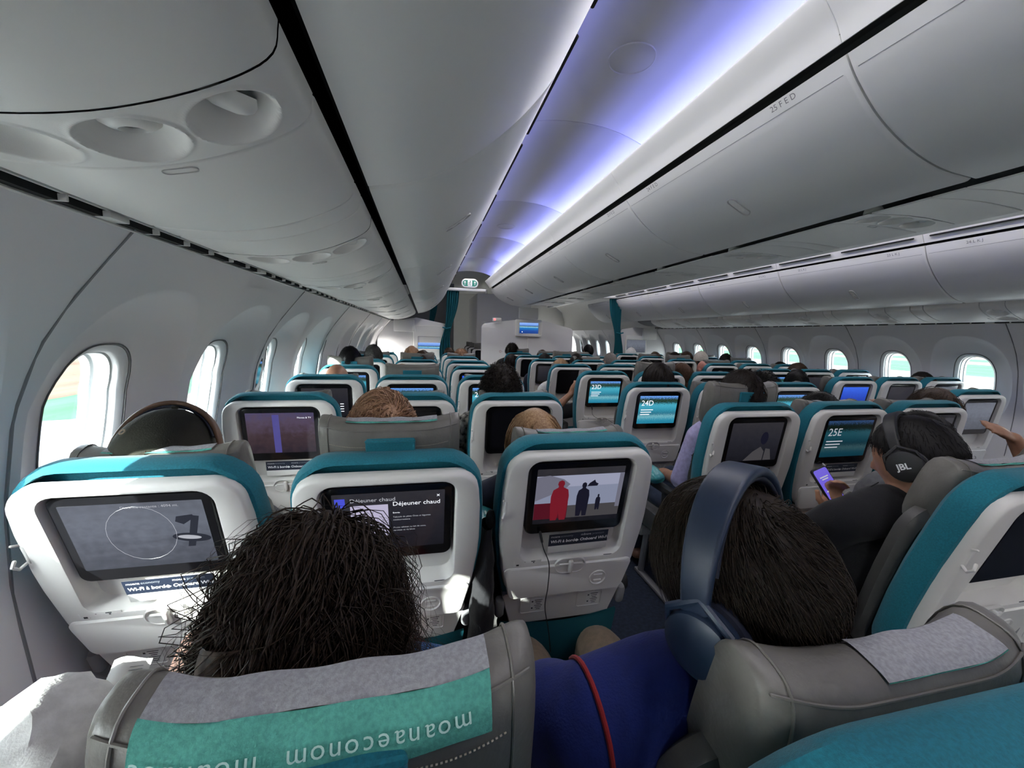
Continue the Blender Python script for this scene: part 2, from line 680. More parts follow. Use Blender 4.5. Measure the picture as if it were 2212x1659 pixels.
def bin_row(prof, s, y_first, k0, k1, where, rowtxt):
    dm = slab(prof, .022 if prof is SIDE_DOOR else -.022, .003, BINP - .003, s, .006).mesh('bin_door')
    sg = 1 if prof is SIDE_DOOR else -1
    ln = offs(prof, -.0006 * sg)[-4:-2]
    ln = [ln[0], tuple(ln[0][i] + (ln[1][i] - ln[0][i]) * .09 for i in (0, 1))]
    lip = slab(ln, .001 * sg, .02, BINP - .02, s).mesh('door_seam')
    for k in range(k0, k1):
        y = y_first + k * BINP
        i = k - k0
        left = k1 - 1 - k
        o = empty('overhead_bin', (MIR[s](prof[len(prof) // 2][0]), y, EYE + .5), 'closed white bin %s, %s from the front' % (where, ordinals[left]), 'overhead bin', 'overhead bins')
        off = Vector((-o.location.x, 0, -o.location.z))
        obj('bin_door', dm, BINW, o, off)
        obj('door_seam', lip, GREYP, o, off)
        latch(o, prof, .47, s, off + Vector((0, BINP * .5, 0)))
        # row placard near the upper edge of the door
        p = prof[-2]
        q = prof[-4]
        tv = Vector((MIR[s](p[0]) - MIR[s](q[0]), 0, p[1] - q[1])).normalized()
        nrm = Vector((tv.z, 0, -tv.x))
        if nrm.z > 0:
            nrm = -nrm
        ex = Vector((0, 1, 0)) if tv.cross(Vector((0, 1, 0))).dot(nrm) < 0 else Vector((0, -1, 0))
        for fy, dr in ((.16, 0), (.78, -1)):
            pos = Vector((MIR[s](p[0]), BINP * fy, EYE + p[1] - .012)) + nrm * .0012 + off
            place_text('%d %s' % (rowtxt(k) + dr, 'F E D' if prof is MID_DOOR else 'L K J'), .026, pos, ex, tv, PRINTG, o, 'row_placard')


bin_row(SIDE_DOOR, 1, BIN_SIDE0 - BINP * 2, 0, 7, 'above the left window seats', lambda k: 29 - 2 * k)
bin_row(MID_DOOR, 1, BIN_MID0 - BINP * 2, 0, 7, 'over the middle block, left aisle side', lambda k: 29 - 2 * k)
bin_row(SIDE_DOOR, -1, BIN_SIDE0 - BINP, 0, 7, 'above the right window seats', lambda k: 27 - 2 * k)
bin_row(MID_DOOR, -1, BIN_MID0 - BINP * 2, 0, 7, 'over the middle block, right aisle side', lambda k: 29 - 2 * k)

# bodies of the bins behind their doors, coloured dark to paint the gaps' shade
for s in (1, -1):
    for prof, sg in ((SIDE_DOOR, 1), (MID_DOOR, -1)):
        pr = offs(prof, .035 * sg)
        ext = [(pr[0][0] + (-.02 if sg > 0 else .02), pr[0][1] + .02)] + pr[1:-1] + [(pr[-1][0] - .01 * sg, pr[-1][1] + (.10 if sg < 0 else .02))]
        g = Geo()
        g.loft([[(MIR[s](x), Y0, EYE + z), (MIR[s](x), Y1, EYE + z)] for x, z in ext], False, False, closed=False)
        tag(obj('bin_housing', g.mesh('bin_housing'), DARK), 'bin housing coloured dark to paint the shade in the door gaps', kind='structure')

# unseen light blockers added above the bins, so that the cove light stays in the cove
for s in (1, -1):
    g = Geo()
    g.box((MIR[s](-.10), (Y0 + Y1) / 2, EYE + .81), (.94, Y1 - Y0, .012))
    tag(obj('cove_blocker', g.mesh('cove_blocker'), DARK), 'added light blocker above the side bins, out of sight', kind='structure')
g = Geo()
g.box((CX, (Y0 + Y1) / 2, EYE + .838), (2 * (CX - 1.096), Y1 - Y0, .012))
tag(obj('cove_blocker', g.mesh('cove_blocker'), DARK), 'added light blocker above the middle bins, out of sight', kind='structure')

# fixed valance above the middle bins and the slotted strip above the side bins
VAL = catmull([(1.104, .812), (1.078, .858), (1.036, .905), (1.018, .93), (1.03, .936)], 4)
val_m = {s: slab(VAL, -.012, .0005, BINP - .0005, s, .003).mesh('valance_panel') for s in (1, -1)}
STRIP = [(.352, .735), (.378, .79), (.41, .86), (.437, .92), (.425, .935)]
strip_m = {s: slab(STRIP, .012 * 1, .002, BINP - .002, s).mesh('vent_panel') for s in (1, -1)}
no = 0
for s in (1, -1):
    no += 1
    tr = empty('trim_%d' % no, E3(MIR[s](1.06), 2.0, .87), 'white rounded valance above the middle bins, %s aisle' % ('left' if s == 1 else 'right'), kind='structure')
    for k in range(-2, 5):
        obj('valance_panel', val_m[s], BINW, tr, Vector((0, BIN_MID0 + k * BINP, 0)) - tr.location)
    no += 1
    tr = empty('trim_%d' % no, E3(MIR[s](.4), 2.0, .82), 'slotted air strip above the %s side bins' % ('left' if s == 1 else 'right'), kind='structure')
    for k in range(-2, 5):
        obj('vent_panel', strip_m[s], PANELW, tr, Vector((0, BIN_SIDE0 + k * BINP, 0)) - tr.location)
        for h in (0, 1):
            g = Geo()
            p = STRIP[1]
            g.box((MIR[s](.377 + .006), .305 + .61 * h, EYE + .775), (.012, .52, .011), .005)
            obj('air_slot', g.mesh('air_slot'), DARK, tr, Vector((0, BIN_SIDE0 + k * BINP, 0)) - tr.location)

# ------------------------------------------------------------------ aisle ceiling
ARCH = catmull([(.26, .965), (.40, 1.010), (.52, 1.038), (.63, 1.056), (.75, 1.062), (.87, 1.056), (.98, 1.036), (1.09, 1.0), (1.22, .945)], 3)
ceil_m = {}
for s in (1, -1):
    g = slab(ARCH, .012, 0, BINP - .004, s, .003)
    ceil_m[s] = g.mesh('ceiling_panel')
spk = Geo().lathe([(.083, .0), (.085, -.004), (.090, -.004), (.092, 0)], 40)
spk_m = spk.mesh('speaker_ring')
for s in (1, -1):
    no += 1
    tr = empty('trim_%d' % no, E3(MIR[s](.73), 2.0, 1.0), 'arched glossy ceiling panels over the %s aisle, washed by blue light' % ('left' if s == 1 else 'right'), kind='structure')
    for k in range(-3, 5):
        obj('ceiling_panel', ceil_m[s], CEIL, tr, Vector((0, .78 + k * BINP, .0)) - tr.location)
    for y in (1.52, 3.96):
        obj('speaker_ring', spk_m, CEIL, tr, Vector(E3(MIR[s](.77), y, 1.0605)) - tr.location)

# ------------------------------------------------------------------ passenger service units
PSU = catmull([(-.578, .207), (-.50, .204), (-.42, .206), (-.34, .219), (-.265, .243), (-.20, .274), (-.165, .302), (-.158, .335)], 4)
MPSU = catmull([(1.69, .507), (1.76, .512), (1.85, .517), (CX, .518), (2.00, .517), (2.09, .512), (2.16, .507)], 4)


def arclen(prof):
    s = [0]
    for a, b in zip(prof, prof[1:]):
        s.append(s[-1] + math.hypot(b[0] - a[0], b[1] - a[1]))
    return s


def prof_at(prof, sl, d):
    for i in range(len(sl) - 1):
        if d <= sl[i + 1] or i == len(sl) - 2:
            t = (d - sl[i]) / (sl[i + 1] - sl[i])
            a, b = prof[i], prof[i + 1]
            tx, tz = b[0] - a[0], b[1] - a[1]
            L = math.hypot(tx, tz)
            return a[0] + tx * t, a[1] + tz * t, -tz / L, tx / L      # point, inward (upward) normal


CUPD = .0


def light_panel(prof, cups, ylen, s, r=.052):
    """Panel with round concave cups sunk into it."""
    sl = arclen(prof)
    Lt = sl[-1]
    g = Geo()

    def fn(u, v):
        d = u * Lt
        y = v * ylen
        x, z, nx, nz = prof_at(prof, sl, d)
        h = 0
        for c in cups:
            q = math.hypot(d - c, (y - ylen / 2) * .98)
            if q < r:
                h += .030 * (1 - (q / r) ** 2) ** .75
            elif q < r + .006:
                h -= .0018 * math.sin(math.pi * (q - r) / .006)
        return (MIR[s](x + nx * h), y, EYE + z + nz * h)
    g.grid(150, 52, fn)
    return g.mesh('light_panel', angle=60)


def psu_set(prof, s, cups_x):
    sl = arclen(prof)
    cups = []
    for cx in cups_x:
        i = min(range(len(prof)), key=lambda j: abs(prof[j][0] - cx))
        cups.append(sl[i])
    lp = light_panel(prof, cups, .132, s)
    ox = slab(prof[1:], .006, .002, .34, s, .003).mesh('oxygen_panel')
    f1 = slab(prof[1:], .006, .002, .088, s, .002).mesh('filler_panel')
    f2 = slab(prof[1:], .006, .002, .188, s, .002).mesh('filler_panel')
    lights = []
    for n, c in enumerate(cups):
        x, z, nx, nz = prof_at(prof, sl, c)
        p = Vector((MIR[s](x + nx * .026), .066, EYE + z + nz * .026))
        tilt = Matrix.Rotation(R((28, -8, 18)[n % 3]) * (1 if s == 1 else -1), 3, 'Y') @ Matrix.Rotation(R((-25, 10, 20)[n % 3]), 3, 'X') @ Matrix.Rotation(R(180), 3, 'X')
        g = Geo().lathe([(.030, -.012), (.0325, -.002), (.030, .005), (.022, .010), (.0135, .0125), (.0125, .006), (.0115, .004)], 28, p, tilt)
        h = Geo().lathe([(.0001, .0055), (.006, .005), (.0122, .0075)], 20, p, tilt)
        lights.append((g.mesh('eyeball_ring'), h.mesh('lens')))
    x, z, nx, nz = prof_at(prof, sl, cups[1])
    kb = Geo()
    tx, tz = nz, -nx
    rim = lambda w, h, dz: [(MIR[s](x + tx * yy - nx * dz), xx, EYE + z + tz * yy - nz * dz) for xx, yy in rrect(w, h, w / 2, 6, 2)]
    kb.loft([rim(.017, .046, -.004), rim(.017, .046, .0012), rim(.0150, .044, .0012), rim(.0150, .044, -.004)], False, False)
    return lp, ox, f1, f2, lights, kb.mesh('latch_slot')


LENS = mat('lens_metal', (.5, .5, .5), .15, metal=1.0)
PSUP = .755
psu_defs = [(PSU, 1, (-.46, -.345, -.238), 'above the left window seats', .525 - PSUP * 2, 11),
            (PSU, -1, (-.46, -.345, -.238), 'above the right window seats', .525 - PSUP * 1, 10),
            (MPSU, 1, (1.80, CX, 2.05), 'under the middle bins', .525 - PSUP * 1, 10)]
for prof, s, cx, where, y0, cnt in psu_defs:
    lp, ox, f1, f2, lights, kb = psu_set(prof, s, cx)
    for k in range(cnt):
        y = y0 + k * PSUP
        if y + PSUP > Y1 - .05:
            break
        o = empty('passenger_service_unit', (MIR[s](prof[len(prof) // 2][0]), y, EYE + prof[len(prof) // 2][1]),
                  'unit of three reading lights %s, %s from the aft end' % (where, ordinals[min(k, 9)]), 'reading lights', 'overhead service units')
        off = -Vector(o.location)
        off.y = 0
        lpn = obj('light_panel', lp, WHITE, o, off)
        for ring, lens in lights[(1 if prof is PSU else 0):]:
            rg = obj('eyeball_ring', ring, WHITE, lpn)
            obj('lens', lens, LENS, rg)
        oxo = obj('oxygen_panel', ox, PANELW, o, off + Vector((0, .134, 0)))
        obj('latch_slot', kb, LATCHM, oxo, Vector((0, .02, 0)))
        obj('filler_panel', f1, PANELW, o, off + Vector((0, .134 + .342, 0)))
        obj('filler_panel', f2, PANELW, o, off + Vector((0, .134 + .342 + .09, 0)))
    g = slab(offs(prof, .046), .004, Y0, Y1, s)
    tag(obj('psu_backing', g.mesh('psu_backing'), GREYP), 'grey rail that carries the overhead units', kind='structure')

# air rail between window wall and service units
for s in (1, -1):
    no += 1
    tr = empty('trim_%d' % no, E3(MIR[s](-.59), 2.0, .2), 'white rail with dark air slots along the top of the %s wall' % ('left' if s == 1 else 'right'), kind='structure')
    inv = -tr.location
    g = Geo()
    for x, z, r in ((-.580, .2125, .0035), (-.604, .1955, .0025)):
        g.tube([(MIR[s](x), Y0, EYE + z), (MIR[s](x), Y1, EYE + z)], r, 8, round_ends=False)
    obj('rail', g.mesh('rail'), WHITE, tr, inv)
    g = Geo()
    g.box((MIR[s](-.602), (Y0 + Y1) / 2, EYE + .214), (.03, Y1 - Y0, .03))
    obj('slot', g.mesh('slot'), DARK, tr, inv)
    dv = Geo()
    dv.box((0, 0, 0), (.030, .005, .012), .001)
    dvm = dv.mesh('divider')
    blk = Geo()
    blk.box((0, 0, 0), (.030, .05, .012), .001)
    blm = blk.mesh('divider_block')
    y = .36
    j = 0
    while y < Y1:
        if j % 6 == 5:
            obj('divider', blm, WHITE, tr, Vector(E3(MIR[s](-.590), y, .204)) + inv)
        else:
            obj('divider', dvm, WHITE, tr, Vector(E3(MIR[s](-.590), y, .204)) + inv)
        y += .115
        j += 1
# ------------------------------------------------------------------ seats
PIV = .45                                     # height of the recline hinge
WARP = [(.05, .74), (.17, .84), (.28, .94), (.42, 1.0), (.56, .98), (.64, .94), (.70, .90)]


def wl(w, h, r, cz, y, nc=6, ns=6):
    """Seat-back outline loop at depth y (x, z), pinched by WARP."""
    return [(x * interp(z + cz, WARP), y, z + cz) for x, z in rrect(w, h, r, nc, ns)]


def pl(w, h, r, cx, cz, y, nc=6, ns=6):
    return [(x + cx, y, z + cz) for x, z in rrect(w, h, r, nc, ns)]


SM = {}
# teal fabric cover: a deep band round the shell
g = Geo()
g.loft([wl(.38, .56, .07, .385, -.014), wl(.425, .60, .08, .380, -.016), wl(.440, .618, .085, .379, -.044), wl(.470, .632, .09, .375, -.040), wl(.476, .637, .09, .375, -.025), wl(.478, .638, .09, .374, -.006), wl(.470, .63, .09, .372, .016), wl(.44, .60, .085, .37, .028)])
SM['teal_cover'] = g.mesh('teal_cover')
# white shell with the recess for screen and pocket
g = Geo()
g.loft([wl(.452, .492, .055, .420, -.040), wl(.452, .492, .055, .420, -.058), wl(.444, .484, .052, .420, -.066), wl(.436, .476, .05, .420, -.068),
        pl(.330, .352, .040, 0, .476, -.071), pl(.322, .344, .038, 0, .476, -.070), pl(.315, .337, .036, 0, .476, -.062),
        pl(.310, .331, .034, 0, .476, -.030), pl(.304, .325, .030, 0, .476, -.026)], False, True)
SM['back_shell'] = g.mesh('back_shell')
# screen
g = Geo()
g.loft([pl(.302, .240, .022, 0, .518, -.030), pl(.302, .240, .022, 0, .518, -.056), pl(.296, .234, .02, 0, .518, -.060), pl(.290, .228, .018, 0, .518, -.0605)])
SM['screen'] = g.mesh('screen')
g = Geo()
g.loft([pl(.262, .182, .002, 0, .526, -.0600, 2, 2), pl(.262, .182, .002, 0, .526, -.0612, 2, 2)])
SM['display'] = g.mesh('display', smooth=False)
# tray table
g = Geo()
g.loft([wl(.440, .120, .022, .228, -.060), wl(.440, .120, .022, .228, -.072), wl(.432, .113, .02, .228, -.0755)], True, True)
SM['tray_table'] = g.mesh('tray_table')
g = Geo()
e = lambda w, h, y: [(x, y, .283 + z) for x, z in rrect(w, h, h / 2, 8, 3)]
g.loft([e(.100, .058, -.070), e(.100, .058, -.0770), e(.094, .052, -.0775), e(.090, .048, -.074), e(.086, .044, -.070)], True, True)
SM['latch_recess'] = g.mesh('latch_recess')
g = Geo()
g.box((0, -.079, .283), (.014, .016, .046), .006)
g.box((.001, -.0765, .290), (.074, .006, .006), .002)
SM['tray_latch'] = g.mesh('tray_latch')
g = Geo()
cr = Matrix.Rotation(R(90), 3, 'X')
g.lathe([(.0275, .0745), (.0285, .078), (.0265, .079), (.0245, .0775), (.023, .0745), (.016, .074), (.0001, .074)], 28, (.098, 0, .224), cr)
SM['cup_holder'] = g.mesh('cup_holder')
g = Geo()
g.box((.098, -.0765, .234), (.030, .004, .008), .002)
g.box((.098, -.0765, .212), (.026, .004, .008), .002)
SM['cup_grip'] = g.mesh('cup_grip')
# stickers with pictograms
g = Geo()
g.box((-.135, -.0695, .302), (.085, .0012, .020), .0005)
SM['sticker'] = g.mesh('sticker')
g = Geo()
for x, z, w_, h in ((-.165, .298, .008, .006), (-.152, .297, .010, .003), (-.144, .303, .004, .010), (-.118, .308, .012, .0025), (-.116, .301, .004, .008), (-.120, .297, .006, .004)):
    g.box((x, -.0702, z), (w_, .0008, h))
SM['pictograms'] = g.mesh('pictograms', smooth=False)
g = Geo()
for z in (.306, .300):
    g.box((.125, -.0692, z), (.034, .0008, .0022))
SM['fine_print'] = g.mesh('fine_print', smooth=False)
# coat hook on the left edge
g = Geo()
g.box((-.214, -.058, .50), (.010, .022, .052), .004)
g.tube([(-.219, -.066, .478), (-.225, -.080, .474), (-.226, -.088, .488), (-.222, -.084, .500)], .0035, 8)
g.tube([(-.219, -.064, .525), (-.224, -.074, .533)], .003, 8)
SM['coat_hook'] = g.mesh('coat_hook')
# lower panel and its two leaflet windows
g = Geo()
lw = lambda sc, y, dz=0: [(x * sc, y, z) for x, z in [(a * (1 - .18 * (.5 - (b + .065) / .13)), .105 + b + dz) for a, b in rrect(.370, .13, .012, 4, 4)]]
g.loft([lw(1.0, -.030), lw(1.0, -.050), lw(.985, -.054)])
SM['lower_panel'] = g.mesh('lower_panel')
g = Geo()
g.loft([pl(.088, .064, .008, 0, 0, -.050), pl(.088, .064, .008, 0, 0, -.0555), pl(.082, .058, .007, 0, 0, -.0555), pl(.080, .056, .006, 0, 0, -.0535)], True, True)
SM['leaflet_window'] = g.mesh('leaflet_window')
g = Geo()
g.box((.012, -.0542, 0), (.046, .001, .052))
SM['safety_leaflet'] = g.mesh('safety_leaflet', smooth=False)
g = Geo()
for i in range(6):
    g.box((.016, -.0550, .020 - i * .0075), (.026 - .006 * (i % 3), .0006, .0018))
g.box((-.004, -.0550, .015), (.005, .0006, .005))
g.box((-.004, -.0550, -.012), (.005, .0006, .005))
SM['leaflet_print'] = g.mesh('leaflet_print', smooth=False)
# literature pocket: a soft teal flap that bulges out
g = Geo()


def pocket(u, v):
    x = (u - .5) * .40
    z = .055 - v * .26
    b = math.sin(math.pi * min(v * .8 + .1, 1)) * math.cos((u - .5) * 2.6)
    sag = .014 * math.cos((u - .5) * math.pi)
    return (x * (1 - .10 * v), -.052 - .055 * b, z - sag * (1 - v))


g.grid(16, 10, pocket)
g.grid(16, 10, lambda u, v: (pocket(u, v)[0], pocket(u, v)[1] + .006, pocket(u, v)[2] + .001))
SM['literature_pocket'] = g.mesh('literature_pocket')


# headrest: leather cushion with wings
def headrest_pt(u, a, W=.172, H=.102, D=.042, grow=0.0):
    """u in -1..1 across, a = angle round the section."""
    x = u * W
    end = math.sqrt(max(0.0, 1 - max(0, (abs(u) - .80) / .20) ** 2.4))
    k = .35 + .65 * end
    c, s_ = math.cos(a), math.sin(a)
    e = 3.2
    rr = (abs(c) ** e + abs(s_) ** e) ** (-1 / e)
    wing = .022 * max(0, (abs(u) - .45) / .55) ** 1.8
    top = .010 * abs(u) ** 3 - .004
    y = (D * (.72 + .28 * k) + grow) * c * rr + wing
    z = (H * (.86 + .14 * k) + grow) * s_ * rr + (top if s_ > 0 else 0)
    return (x + (grow * u if abs(u) > .9 else 0), y, z)


g = Geo()
us = [math.sin(t * math.pi / 2) * .999 for t in np.linspace(-1, 1, 25)]
us = [-.999, -.985, -.96, -.92] + [u for u in np.linspace(-.87, .87, 21)] + [.92, .96, .985, .999]
NA = 28
g.loft([[headrest_pt(u, 2 * math.pi * k / NA) for k in range(NA)] for u in us])
SM['headrest'] = g.mesh('headrest', angle=60)
# seams and stitches of the headrest
g = Geo()
for a in (R(128), R(228)):
    g.tube([headrest_pt(u, a, grow=.0005) for u in np.linspace(-.95, .95, 40)], .0016, 6)
for sgn in (-1, 1):
    g.tube([headrest_pt(sgn * .86, a, grow=.0006) for a in np.linspace(R(20), R(340), 40)], .0016, 6)
SM['piping'] = g.mesh('piping')
g = Geo()
ul = np.linspace(-.84, .84, 150)
for i in range(0, 148, 2):
    p, q = headrest_pt(ul[i], R(152), grow=.0012), headrest_pt(ul[i + 1], R(152), grow=.0012)
    g.tube([p, q], .0009, 4, round_ends=False)
SM['stitching'] = g.mesh('stitching')
g = Geo()
g.loft([pl(.118, .130, .006, 0, .006, -.032), pl(.118, .130, .006, 0, .006, -.047), pl(.114, .126, .006, 0, .006, -.050)])
g.tube([(-.056, -.047, .069), (.056, -.047, .069)], .004, 6)
SM['strap'] = g.mesh('strap')
# front cushions, seat pan, armrest, base
g = Geo()
g.loft([wl(.40, .50, .05, .27, .040), wl(.43, .53, .06, .27, .060), wl(.42, .52, .06, .27, .085), wl(.34, .44, .05, .27, .105)])
SM['back_cushion'] = g.mesh('back_cushion')
g = Geo()
g.box((0, .26, .41), (.46, .48, .13), .045)
SM['seat_cushion'] = g.mesh('seat_cushion')
g = Geo()
g.box((0, .20, .66), (.048, .36, .040), .016)
g.box((0, .06, .60), (.040, .10, .14), .016)
g.lathe([(.0001, -.026), (.03, -.026), (.034, -.02), (.034, .02), (.03, .026), (.0001, .026)], 20, (0, .035, .52), Matrix.Rotation(R(90), 3, 'Y'))
SM['armrest'] = g.mesh('armrest')
g = Geo()
g.box((0, .06, .30), (.44, .05, .05), .012)
g.box((0, .38, .30), (.44, .05, .05), .012)
for x in (-.16, .16):
    g.tube([(x, .06, .30), (x, .02, .02)], .018, 8)
    g.tube([(x, .38, .30), (x, .42, .02)], .018, 8)
    g.box((x, .22, .012), (.04, .48, .024), .006)
SM['leg_frame'] = g.mesh('leg_frame')
g = Geo()
g.box((0, -.047, .115), (.030, .034, .070), .012)
SM['hinge_cover'] = g.mesh('hinge_cover')


# displays
def display_mat(name, kind):
    m = bpy.data.materials.new(name)
    m.use_nodes = True
    t = m.node_tree
    b = t.nodes['Principled BSDF']
    b.inputs['Base Color'].default_value = (.004, .004, .005, 1)
    b.inputs['Roughness'].default_value = .16
    tc = t.nodes.new('ShaderNodeTexCoord')
    sp = t.nodes.new('ShaderNodeSeparateXYZ')
    t.links.new(tc.outputs['Generated'], sp.inputs[0])
    L = t.links.new
    if kind == 'off':
        b.inputs['Base Color'].default_value = (.008, .008, .010, 1)
        MATS[name] = m
        return m
    no_ = t.nodes.new('ShaderNodeTexNoise')
    mp = t.nodes.new('ShaderNodeMapping')
    L(tc.outputs['Generated'], mp.inputs[0])
    L(mp.outputs[0], no_.inputs['Vector'])
    no_.inputs['Detail'].default_value = 6
    rp = t.nodes.new('ShaderNodeValToRGB')
    ad = t.nodes.new('ShaderNodeMath')
    ad.operation = 'MULTIPLY_ADD'
    L(no_.outputs['Fac'], ad.inputs[0])
    L(sp.outputs['Z'], ad.inputs[2])
    cr_ = rp.color_ramp
    if kind in ('lagoon', 'lagoon_dim'):
        mp.inputs['Scale'].default_value = (7, 1, 13)
        ad.inputs[1].default_value = .46
        stops = [(.10, (.01, .12, .22)), (.36, (.02, .22, .33)), (.50, (.16, .40, .46)), (.58, (.02, .13, .20)), (.72, (.03, .24, .34)), (.92, (.06, .36, .48)), (1.0, (.012, .03, .02)), (1.12, (.02, .05, .03)), (1.2, (.12, .30, .75))]
        k = 1 / 1.42
    elif kind == 'sea':
        mp.inputs['Scale'].default_value = (2, 1, 8)
        ad.inputs[1].default_value = .16
        stops = [(.05, (.005, .03, .16)), (.35, (.005, .05, .28)), (.6, (.01, .16, .42)), (.70, (.25, .50, .60)), (.76, (.03, .06, .05)), (.85, (.10, .22, .55)), (1.0, (.20, .35, .75))]
        k = 1 / 1.16
    elif kind == 'blue':
        mp.inputs['Scale'].default_value = (3, 1, 2)
        ad.inputs[1].default_value = .4
        stops = [(.2, (.005, .02, .20)), (.7, (.01, .05, .45)), (1.2, (.03, .12, .75))]
        k = 1 / 1.42
    elif kind == 'haze':
        mp.inputs['Scale'].default_value = (2.2, 1, 2.2)
        ad.inputs[1].default_value = 1.2
        stops = [(.3, (.03, .035, .045)), (.8, (.05, .055, .07)), (1.3, (.085, .095, .12)), (1.8, (.06, .065, .08))]
        k = 1 / 2.2
    elif kind == 'movie_menu':
        mp.inputs['Scale'].default_value = (2.5, 1, 2)
        ad.inputs[1].default_value = .8
        stops = [(.3, (.012, .009, .014)), (.8, (.03, .018, .022)), (1.2, (.05, .035, .06)), (1.6, (.035, .035, .09))]
        k = 1 / 1.8
    else:                                       # 'dark' menus
        mp.inputs['Scale'].default_value = (3, 1, 3)
        ad.inputs[1].default_value = .7
        stops = [(.3, (.004, .004, .006)), (.9, (.010, .010, .014)), (1.4, (.018, .017, .020))]
        k = 1 / 1.7
    mu = t.nodes.new('ShaderNodeMath')
    mu.operation = 'MULTIPLY'
    mu.inputs[1].default_value = k
    L(ad.outputs[0], mu.inputs[0])
    L(mu.outputs[0], rp.inputs[0])
    while len(cr_.elements) < len(stops):
        cr_.elements.new(.5)
    for el, (p, c) in zip(cr_.elements, stops):
        el.position = min(p * k, 1)
        el.color = (*c, 1)
    L(rp.outputs[0], b.inputs['Emission Color'])
    b.inputs['Emission Strength'].default_value = {'lagoon': .55, 'lagoon_dim': .09, 'sea': .6, 'blue': .5}.get(kind, .75)
    MATS[name] = m
    return m


DISP = {k: display_mat('display_' + k, k) for k in ('off', 'lagoon', 'lagoon_dim', 'sea', 'blue', 'haze', 'movie_menu', 'dark')}


def glow(name, col, st=1.0):
    st *= .75
    return mat(name, (0, 0, 0), .4, emit=(col, st))


GW = glow('screen_white', (.75, .78, .85), .9)
GWD = glow('screen_grey', (.35, .36, .40), .8)

BACK_PARTS = [('teal_cover', TEAL), ('back_shell', SHELLW), ('screen', BLACKG), ('tray_table', SHELLW), ('sticker', PAPERW), ('fine_print', PRINTD), ('coat_hook', SHELLW),
              ('lower_panel', SHELLW), ('literature_pocket', TEALD), ('headrest', LEATHER), ('back_cushion', LEATHD)]
SUBS = {'screen': [('display', None)], 'tray_table': [('latch_recess', SHELLW), ('tray_latch', SHELLW), ('cup_holder', SHELLW), ('cup_grip', SHELLW)],
        'sticker': [('pictograms', PRINTD)], 'headrest': [('piping', LEATHER), ('strap', TEAL)]}

SEATX = {'A': -.60, 'B': -.085, 'C': .43, 'D': 1.42, 'E': 1.93, 'F': 2.44, 'H': 3.48, 'J': 3.98, 'K': 4.485}
SEATS = {}


def row_y(col, n):
    """Y of the top rear edge of a seat back: n counts rows forward from the photographer."""
    return (.66 if col in 'DEF' else 1.04) + .755 * n


def seat(col, n, disp='off', rec=0.0, raise_=0.0, dx=0.0, label='', detail=False, extra=()):
    th = R(9 + rec)
    ytop = row_y(col, n)
    yp = ytop + .045 + .69 * math.sin(R(9))
    o = empty('airline_seat', (SEATX[col] + dx, yp, 0), label, 'seat', 'economy seats')
    parts = {}
    for nm, m in BACK_PARTS:
        if nm == 'headrest':
            # sits in front of the cover, slides up when raised
            c, s_ = math.cos(th), math.sin(th)
            lz, ly = .572 + raise_, (.108 if (col, n) == ('B', -1) else .056)
            p = obj(nm, SM[nm], m, o, (0, ly * c - lz * s_, PIV + lz * c + ly * s_), (th - R({('B', -1): 16, ('C', -1): 9}.get((col, n), 0)), 0, 0))
        else:
            p = obj(nm, SM[nm], m, o, (0, 0, PIV), (th, 0, 0))
        parts[nm] = p
        for sn, sm_ in SUBS.get(nm, ()):
            q = obj(sn, SM[sn], sm_ if sn != 'display' else DISP[disp], p)
            parts[sn] = q
    for x in (-.095, .095):
        lwn = obj('leaflet_window', SM['leaflet_window'], SHELLW, parts['lower_panel'], (x, 0, .112))
    if n <= 2:
        for x in (-.095, .095):
            obj('safety_leaflet', SM['safety_leaflet'], PAPERW, parts['lower_panel'], (x, 0, .112))
            obj('leaflet_print', SM['leaflet_print'], PRINTD, parts['lower_panel'], (x, 0, .112))
    if detail:
        obj('stitching', SM['stitching'], STITCH, parts['headrest'])
    obj('seat_cushion', SM['seat_cushion'], LEATHD, o)
    for x in ((-.257, .257) if col in 'CFK' else (-.257,)):
        obj('armrest', SM['armrest'], BLACKM, o, (x, 0, 0))
    for x in (-.205, .205):
        obj('hinge_cover', SM['hinge_cover'], GREYP, parts['lower_panel'], (x, 0, 0))
    obj('leg_frame', SM['leg_frame'], GREYP, o)
    parts['root'] = o
    parts['th'] = th
    SEATS[(col, n)] = parts
    return parts


SX = lambda x: x * 1.048
SZ = lambda z: .526 + (z - .540) * 1.15


def screen_text(parts, body, x, z, size, material=None, name='screen_text', align='LEFT', shear=0.0):
    o = obj(name, text_mesh(body, size * 1.05, align, shear=shear), material or GW, parts['screen'], (SX(x), -.0616, SZ(z)))
    return o


def screen_shape(parts, pts, material, name='screen_picture', y=-.0612, th=.0004):
    return obj(name, flat_shape([(SX(a), SZ(b_)) for a, b_ in pts], y, th).mesh(name, smooth=False), material, parts['screen'])


def box2(x0, x1, z0, z1):
    return [(x0, z0), (x1, z0), (x1, z1), (x0, z1)]


